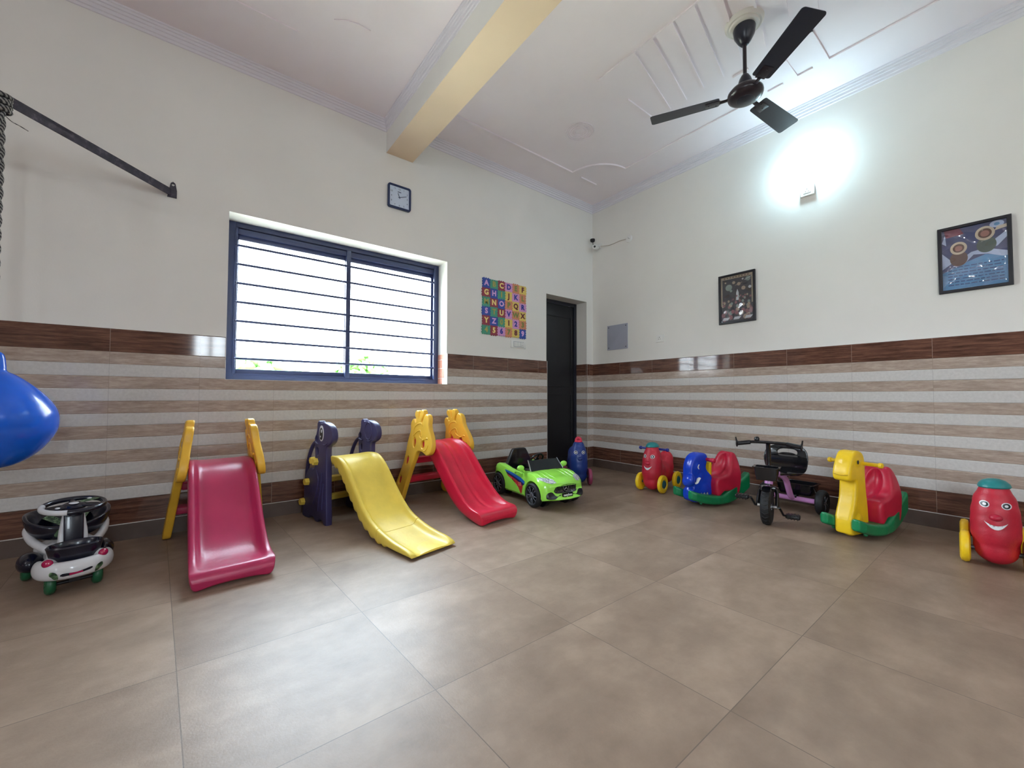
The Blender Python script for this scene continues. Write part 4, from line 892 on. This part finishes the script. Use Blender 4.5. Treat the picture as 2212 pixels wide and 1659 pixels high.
for s in (1, -1):
    MB().ell((.125, s * .228, .292), (.022, .034, .024), None, 20, 12).tube([(.13, s * .19, .255), (.128, s * .215, .278)], .012, 10).add('mirror', M_lime, car)
    MB().tube(smoothpts([(-.0, s * .199, .232), (.03, s * .21, .246), (.08, s * .21, .25), (.1, s * .2, .238)], 4, False), .008, 10).add('door_handle', M_lime, car)
    hl = [(s * .098, .165), (s * .135, .162), (s * .168, .178), (s * .198, .212), (s * .203, .232), (s * .19, .236), (s * .145, .224), (s * .106, .204)]
    link('headlight', decal(hl, M_FRONT @ Matrix.Translation((0, 0, .3)), tree_, (-1, 0, -.35), .004), M_hl, car)
    it = [(a, b + .024) for a, b in smoothpts([(s * .1, .085), (s * .125, .112), (s * .15, .118), (s * .178, .11), (s * .187, .085), (s * .18, .07), (s * .14, .068), (s * .118, .072), (s * .085, .084), (s * .062, .087), (s * .062, .093)], 3)]
    link('air_intake', decal(it, M_FRONT @ Matrix.Translation((0, 0, .3)), tree_, (-1, 0, 0), .0025), M_black, car)
    for q_, r_ in ((.05, .0045), (.095, .005), (.14, .0045)):
        pts_ = []
        for i in range(9):
            x = .2 + .2 * i / 8; y = s * (q_ + (.02 if x < .3 else .02 - .1 * (x - .3) ** 1.2)); h = tree_.ray_cast(Vector((x, y, .6)), Vector((0, 0, -1)))
            if h[0] is not None: pts_.append(h[0] - Vector((0, 0, r_ * .35)))
        MB().tube(pts_, [r_ * (.3 + .7 * math.sin(PI * (i + .7) / (len(pts_) + .4))) for i in range(len(pts_))], 8, flat=(1.4, 1)).add('bonnet_rib', M_lime, car)
gr_ = [(a * 1.06, (b - .138) * 1.15 + .163) for a, b in smoothpts([(-.098, .112), (-.104, .128), (-.092, .155), (-.06, .166), (0, .17), (.06, .166), (.092, .155), (.104, .128), (.098, .112), (.06, .106), (-.06, .106)], 3)]
g = link('grille', decal(gr_, M_FRONT @ Matrix.Translation((0, 0, .3)), tree_, (-1, 0, 0), .003), M_gblk, car)
for i in range(15):
    y = -.0973 + .0139 * i
    if abs(y) < .022: continue
    z0, z1 = .134 + (.005 if abs(y) > .085 else 0), .191 - max(0, abs(y) - .05) * .28
    pts_ = []
    for j in range(5):
        z = z0 + (z1 - z0) * j / 4; h = tree_.ray_cast(Vector((.7, y, z)), Vector((-1, 0, 0)))
        if h[0] is not None: pts_.append(h[0] + Vector((.005, 0, 0)))
    MB().tube(pts_, .0017, 6).add('grille_bar', M_chrome, g)
h = tree_.ray_cast(Vector((.7, 0, .163)), Vector((-1, 0, 0)))[0]
Me_ = Matrix.Translation((h.x + .009, 0, .163)) @ M_FRONT
em = MB().torus(Me_, .024, .0022, 32, 8)
for a in (90, 210, 330): em.tube([Me_ @ Vector((0, 0, 0)), Me_ @ Vector((.023 * math.cos(math.radians(a)), .023 * math.sin(math.radians(a)), 0))], [.0032, .0012], 6)
em.add('star_emblem', M_chrome, g)
h = tree_.ray_cast(Vector((.7, 0, .112)), Vector((-1, 0, 0)))[0]
pl = MB().box(h.x - .002, h.x + .008, -.052, .052, .097, .129, .002).add('number_plate', M_gblk, car)
link('plate_text', xf(text_mesh('easybee', .027, .0006, .0006), Matrix.Translation((h.x + .0086, 0, .114)) @ M_FRONT), M_white, pl, False)
# side graphics on both doors
for s in (-1, 1):
    MS = Matrix(((1, 0, 0, 0), (0, 0, 1, s * .3), (0, 1, 0, 0), (0, 0, 0, 1))); D = (0, -s, 0)
    for nm, o_, m_, of in (('side_stripe', [(-.165, .238), (-.15, .222), (.145, .162), (.15, .185), (.09, .203)], M_dblu, .0015), ('side_stripe', [(-.15, .222), (-.135, .207), (.12, .145), (.145, .162)], M_dnav, .0016), ('side_stripe', [(-.135, .207), (-.12, .19), (.0, .145), (.05, .115), (.085, .075), (.105, .082), (.12, .145)], M_dred, .0017)):
        link(nm, decal(o_, MS, tree_, D, of), m_, car)
    tm = text_mesh('08', .045, .0005, .0005)
    link('race_number', xf(tm, Matrix.Translation((.078, s * .2055, .15)) @ Matrix(((-s * -1 * -1 if False else (1 if s < 0 else -1), 0, 0, 0), (0, 0, -1 if s < 0 else 1, 0), (0, 1, 0, 0), (0, 0, 0, 1)))), M_dtxt, car, False)

# ================================================================== tricycle
M_lil = plastic('lilac_pink_enamel', 'c98bc4', .25, tex=.03, coat=.4, bump=0)
tr = thing('tricycle', 'black tricycle with lilac pink frame between the two rocking toys', 'tricycle', (-.28, -2.265, 0), math.radians(180))
MB().tube([(0, -.165, .092), (0, .165, .092)], .019, 14).tube(smoothpts([(.455, 0, .30), (.41, 0, .318), (.3, 0, .315), (.2, 0, .285), (.13, 0, .245), (.09, 0, .185), (.045, 0, .12), (.0, 0, .098)], 4, False), .021, 14).tube([(.465, 0, .262), (.448, 0, .342)], .026, 16).tube([(.2, 0, .29), (.1, 0, .302), (.05, 0, .30)], .014, 10).add('frame', M_lil, tr)
# rear wheels
wl = MB().lathe([(.05, -.026), (.08, -.028), (.091, -.018), (.094, 0), (.091, .018), (.08, .028), (.066, .026), (.06, .016), (.0, .014)], None, 36).mesh()
wr = MB()
for i in range(5):
    a = 2 * PI * i / 5; wr.tube([(.012 * math.cos(a), .012 * math.sin(a), .017), (.035 * math.cos(a + .15), .035 * math.sin(a + .15), .021), (.056 * math.cos(a), .056 * math.sin(a), .019)], [.006, .005, .006], 8)
wr.lathe([(.016, .012), (.014, .022), (.0, .024)], None, 16); wr = wr.mesh()
for s in (1, -1):
    w_ = link('rear_wheel', wl, M_tyre, tr, True, None, loc=(0, s * .19, .094), rot=(-s * PI / 2, 0, 0)); link('wheel_spokes', wr, M_rim, w_)
# steering assembly (turned slightly towards the room)
fk = MB(); ax_ = .56
for s in (1, -1): fk.tube(smoothpts([(.475, s * .03, .24), (.50, s * .052, .215), (.535, s * .056, .16), (ax_, s * .056, .122)], 3, False), .0115, 10)
fk.box(.455, .50, -.05, .05, .225, .25, .008); fk.tube([(.475, 0, .235), (.455, 0, .31), (.44, 0, .40), (.438, 0, .46), (.452, 0, .53), (.462, 0, .55)], [.017, .017, .016, .016, .015, .014], 12)
fk.add('fork', M_gblk, tr)
w_ = MB().lathe([(.07, -.026), (.105, -.03), (.12, -.02), (.124, 0), (.12, .02), (.105, .03), (.088, .026), (.082, .012), (.0, .010)], Matrix.Translation((ax_, 0, .124)) @ Matrix.Rotation(PI / 2, 4, 'X'), 44).add('front_wheel', M_tyre, tr)
mb = MB(); Mw = Matrix.Translation((ax_, 0, .124)) @ Matrix.Rotation(PI / 2, 4, 'X')
for i in range(26):
    a = 2 * PI * i / 26
    for s in (-1, 1): mb.tube([Mw @ Vector((.1245 * math.cos(a), .1245 * math.sin(a), 0)), Mw @ Vector((.118 * math.cos(a + .1), .118 * math.sin(a + .1), s * .022))], .003, 6)
o = mb.add('tyre_tread', M_tyre, w_); o['kind'] = 'stuff'
mb = MB()
for s in (1, -1):
    for i in range(5):
        a = 2 * PI * i / 5; mb.tube([Mw @ Vector((.0, .0, s * .022)), Mw @ Vector((.08 * math.cos(a), .08 * math.sin(a), s * .016))], [.009, .006], 8)
mb.cyl((ax_, -.058, .124), (ax_, .058, .124), .014, 14); mb.add('wheel_spokes', M_chrome, w_)
pts_ = [(ax_ + .137 * math.cos(a), 0, .124 + .137 * math.sin(a)) for a in [math.radians(60 + 9 * i) for i in range(12)]]
MB().tube(pts_, .03, 12, flat=(1, .22)).add('mudguard', M_gblk, tr)
for s, a in ((-1, 50), (1, -130)):
    ca, sa = math.cos(math.radians(a)), math.sin(math.radians(a)); p0 = Vector((ax_, s * .06, .124)); p1 = p0 + Vector((ca * .075, s * .03, sa * .075)); p2 = p1 + Vector((0, s * .02, 0))
    cr_ = MB().tube([p0 + Vector((0, -s * .005, 0)), p0 + Vector((0, s * .012, 0)), p1, p2], .0075, 10).add('crank', M_black, tr)
    pd = MB().box(p2.x - .032, p2.x + .032, p2.y - .008 if s > 0 else p2.y - .075, p2.y + .075 if s > 0 else p2.y + .008, p2.z - .013, p2.z + .013, .008, 3)
    for i in range(4): pd.box(p2.x - .033, p2.x + .033, p2.y + s * (.008 + i * .018) - .002, p2.y + s * (.008 + i * .018) + .002, p2.z - .016, p2.z + .016)
    pd.add('pedal', M_black, tr)
# handlebar
hb = [(.47, -.185, .54), (.462, -.13, .552), (.462, -.05, .556), (.462, .05, .556), (.462, .13, .552), (.47, .185, .54)]
MB().tube(smoothpts(hb, 4, False), .0105, 12).add('handlebar', M_gblk, tr)
for s in (1, -1):
    MB().tube([(.464, s * .11, .552), (.472, s * .19, .538)], .0155, 12).ell((.473, s * .196, .537), (.02, .008, .026), None, 14, 10).tube([(.473, s * .198, .55), (.478, s * .203, .585)], [.006, .0045], 8).add('hand_grip', M_black, tr)
bell = MB().lathe([(.016, 0), (.018, .014), (.012, .026), (.0, .03)], Matrix.Translation((.455, -.07, .566)), 18).cyl((.455, -.07, .552), (.455, -.07, .57), .008, 10).add('bell', M_black, tr)
# seat with hand slot in the back
sb = slab([smoothpts([(-.12, .0), (-.142, .05), (-.146, .11), (-.128, .165), (-.08, .195), (0, .203), (.08, .195), (.128, .165), (.146, .11), (.142, .05), (.12, .0), (.06, -.018), (-.06, -.018)], 3), smoothpts([(-.062, .13), (-.066, .15), (-.045, .166), (0, .17), (.045, .166), (.066, .15), (.062, .13), (.03, .14), (-.03, .14)], 3)], .009, .005, 2)
for v in sb.vertices: v.co.z += 2.2 * v.co.x ** 2
sb.transform(Matrix.Translation((.105, 0, .315)) @ Matrix.Rotation(-.14, 4, 'Y') @ M_FRONT)
st = MB().ell((.155, 0, .315), (.105, .12, .026), None, 28, 12).ell((.25, 0, .315), (.07, .05, .018), None, 20, 10)
link('seat_back', sb, M_gblk, tr, True, 50); link('seat', fuse(st, .006, 5), M_gblk, tr)
def basket(name, x0, x1, y, z0, z1, rim):
    mb = MB(); rr = lambda sx, sy, z, c: [(cx_ * sx + xm, cy_ * sy, z) for cx_, cy_ in rsq(1, 1, c)]
    xm = (x0 + x1) / 2; hx = (x1 - x0) / 2
    mb.rings([rr(hx * .82, y * .84, z0, .25), rr(hx * .95, y * .96, (z0 + z1) / 2, .25), rr(hx, y, z1 - .004, .25), rr(hx + rim, y + rim, z1 - .004, .25), rr(hx + rim, y + rim, z1 + .002, .25), rr(hx - .004, y - .004, z1 + .001, .25), rr(hx * .92, y * .93, (z0 + z1) / 2, .25), rr(hx * .78, y * .8, z0 + .006, .25)])
    return mb.add(name, M_gblk, tr, True, 40)
basket('front_basket', .50, .60, .07, .305, .395, .012); basket('rear_basket', -.19, -.03, .125, .115, .2, .012)
MB().box(-.215, -.185, -.1, .1, .196, .203, .003).box(-.04, .02, -.03, .03, .1, .125, .004).add('basket_bracket', M_gblk, tr)

Rst = Matrix.Translation((.465, 0, 0)) @ Matrix.Rotation(math.radians(13), 4, 'Z') @ Matrix.Translation((-.465, 0, 0))
for ch in tr.children:
    if ch.name.split('.')[0] in ('fork', 'front_wheel', 'mudguard', 'crank', 'pedal', 'handlebar', 'hand_grip', 'bell', 'front_basket'): ch.matrix_basis = Rst @ ch.matrix_basis

# ================================================================== swing car
M_wht = plastic('glossy_white_plastic', 'd5d5d8', .25, tex=.03, coat=.3, bump=.02); M_nav = plastic('blue_black_plastic', '0f1124', .25, tex=.05, coat=.3, bump=.02); M_gwh = plastic('translucent_green_wheel', '1f5e3c', .35, tex=.12); M_mag = plastic('magenta_lens', 'b0104c', .15, tex=.05, coat=.8, bump=0)
M_prt = N('green_grey_print'); f = M_prt.noise(M_prt.n('TexCoord').outputs['Object'], 40, 5, .7); M_prt = M_prt.set(M_prt.ramp(f, (.38, srgb('15201c')), (.5, srgb('3d5c3c')), (.62, srgb('7e9a72'))), .3)
sc = thing('swing_car', 'black and white swing car with oval steering wheel in the dark left corner', 'swing car', (-4.455, -.53, 0), math.radians(284)); sc.scale = (1, .86, .95)
mb = MB()
bp = [(.2 + .095 * math.cos(a) - .02, .125 * math.sin(a), .118) for a in [math.radians(-100 + 10 * i) for i in range(21)]]
mb.tube(bp, .036, 14, flat=(.75, 1.15)); mb.box(.02, .24, -.10, .10, .075, .14, .02); mb.ell((.17, 0, .11), (.1, .12, .045)); mb.ell((-.02, 0, .12), (.17, .1, .05)); mb.box(-.02, .1, -.095, .095, .1, .20, .03); mb.ell((-.2, 0, .115), (.12, .13, .045))
for s in (1, -1): mb.ell((.215, s * .092, .14), (.04, .035, .032)); mb.tube([(.12, s * .045, .12), (.09, s * .04, .25), (.085, s * .03, .35)], [.022, .017, .013], 10); mb.tube(smoothpts([(.05, s * .09, .17), (-.05, s * .14, .2), (-.15, s * .155, .235), (-.22, s * .12, .25)], 3, False), .02, 10)
body = fuse(mb, .006, 5, .5); bt = bvh(body); link('body', body, M_wht, sc)
MB().box(.085, .125, -.038, .038, .14, .345, .008, 3, M=Matrix.Translation((.04, 0, 0)) @ Matrix.Rotation(-.16, 4, 'Y')).add('steering_column', M_nav, sc)
link('column_print', xf(slab([smoothpts([(-.028, .16), (-.03, .2), (-.01, .215), (.01, .2), (.03, .185), (.025, .165), (0, .155)], 3)], .0015, .0005, 1), Matrix.Translation((.155, 0, 0)) @ Matrix.Rotation(-.16, 4, 'Y') @ M_FRONT), M_prt, sc)
mb = MB(); Mb = Matrix.Translation((.195, 0, 0)) @ Matrix.Diagonal((.62, 1, 1, 1))
mb.lathe([(.0, .115), (.06, .118), (.088, .14), (.098, .18), (.104, .203), (.108, .212), (.102, .219), (.094, .213), (.09, .19), (.08, .15), (.0, .14)], Mb, 36); mb.add('front_basket', M_nav, sc)
for s in (1, -1):
    MB().ell((.247, s * .1, .158), (.015, .022, .019), (Vector((0, 0, 1)), s * .45), 18, 12).add('side_light', M_mag, sc)
    link('headlight_print', decal(smoothpts([(s * .108, .085), (s * .105, .105), (s * .115, .12), (s * .135, .125), (s * .14, .11), (s * .13, .1), (s * .122, .088)], 2), M_FRONT @ Matrix.Translation((0, 0, .4)), bt, (-1, -s * .35, 0), .002), M_prt, sc)
gp = link('front_grille', decal(smoothpts([(-.05, .098), (.045, .106), (.05, .118), (.0, .11), (-.052, .112)], 3), M_FRONT @ Matrix.Translation((0, 0, .4)), bt, (-1, 0, 0), .002), M_nav, sc)
link('grille_light', decal([(-.028, .1), (.02, .104), (.02, .111), (-.028, .11)], M_FRONT @ Matrix.Translation((0, 0, .4)), bt, (-1, 0, 0), .0035), M_mag, gp)
Mt = Matrix.Translation((.085, 0, .378)) @ Matrix.Rotation(.17, 4, 'Y') @ Matrix.Diagonal((1.0, 1.28, 1, 1))
rim_ = MB()
def arc_tube(mb, a0, a1, R_, r_, n=18): mb.tube([Mt @ Vector((R_ * math.cos(a0 + (a1 - a0) * i / n), R_ * math.sin(a0 + (a1 - a0) * i / n), 0)) for i in range(n + 1)], r_, 10, flat=(1, 1))
sw = MB(); arc_tube(sw, math.radians(-15), math.radians(250), .094, .012, 30); sw.lathe([(.0, -.012), (.04, -.01), (.042, .0), (.03, .009), (.0, .011)], Mt, 28)
for a in (60, 180, 300): ca, sa = math.cos(math.radians(a)), math.sin(math.radians(a)); sw.tube([Mt @ Vector((.02 * ca, .02 * sa, 0)), Mt @ Vector((.09 * ca, .09 * sa, 0))], [.018, .012], 10, flat=(1, .4))
sw.tube([Mt @ Vector((0, 0, 0)), (.09, 0, .33)], .03, 14)
wh = sw.add('steering_wheel', M_nav, sc)
sw = MB(); arc_tube(sw, math.radians(-110), math.radians(-15), .094, .0125, 12); sw.add('wheel_accent', M_wht, wh)
MB().ell(Mt @ Vector((0, 0, .012)), (.028, .02, .004)).add('hub_badge', M_wht, wh)
for p_ in ((.045, -.05), (-.04, .05)): MB().ell(Mt @ Vector((p_[0], p_[1], .012)), (.013, .01, .004), None, 14, 8).add('horn_button', M_wht, wh)
link('spoke_print', xf(slab([smoothpts([(-.03, -.01), (-.085, -.014), (-.088, .012), (-.03, .012)], 3)], .001, .0003, 1), Mt @ Matrix.Translation((0, 0, .0085)) @ Matrix.Rotation(-1.05, 4, 'Z')), M_prt, wh)
mb = MB()
for a in range(-120, 121, 15):
    pass
R = []
for z, f_, o_ in ((.185, .72, 0), (.22, .88, 0), (.27, 1.0, 0), (.305, 1.04, 0), (.322, 1.02, 0), (.318, .92, 0), (.27, .84, 0), (.235, .66, 0)):
    R.append([(-.12 + .155 * f_ * math.cos(a), .172 * f_ * math.sin(a), z - (.05 * max(0, math.cos(a)) * (z - .185) / .13)) for a in [2 * PI * i / 40 for i in range(40)]])
mb.rings(R); seat = evaluated(mb.mesh(), [('SUBSURF', dict(levels=1, render_levels=1))]); st_ = bvh(seat); link('seat', seat, M_nav, sc)
for s in (1, -1): link('seat_print', decal(smoothpts([(s * .06, .215), (s * .12, .22), (s * .145, .26), (s * .12, .28), (s * .07, .265), (s * .052, .24)], 3), M_FRONT @ Matrix.Translation((0, 0, .4)), st_, (-1, -s * .3, 0), .002), M_prt, sc)
for s in (1, -1):
    mb = MB(); mb.ell((-.10, s * .145, .085), (.075, .05, .05)); mb.box(-.14, -.06, min(s * .145, s * .07), max(s * .145, s * .07), .06, .1, .01)
    link('rear_fender', fuse(mb, .006, 4), M_nav, sc)
wv = MB().lathe([(.0, -.016), (.036, -.02), (.045, -.013), (.048, 0), (.045, .013), (.036, .02), (.025, .016), (.0, .018)], None, 28)
for i in range(8): a = 2 * PI * i / 8; wv.tube([(.01 * math.cos(a), .01 * math.sin(a), .016), (.03 * math.cos(a), .03 * math.sin(a), .018)], .003, 6)
wv = wv.mesh()
for x, y in ((.195, .085), (.195, -.085), (-.1, .155), (-.1, -.155)): link('wheel', wv, M_gwh, sc, True, None, loc=(x, y, .048), rot=(PI / 2 if y < 0 else -PI / 2, 0, 0))
MB().cyl((.195, -.075, .041), (.195, .075, .041), .008, 10).cyl((-.1, -.15, .041), (-.1, .15, .041), .008, 10).box(.175, .215, -.02, .02, .04, .09).box(-.12, -.08, -.02, .02, .04, .09).add('axle', M_black, sc)
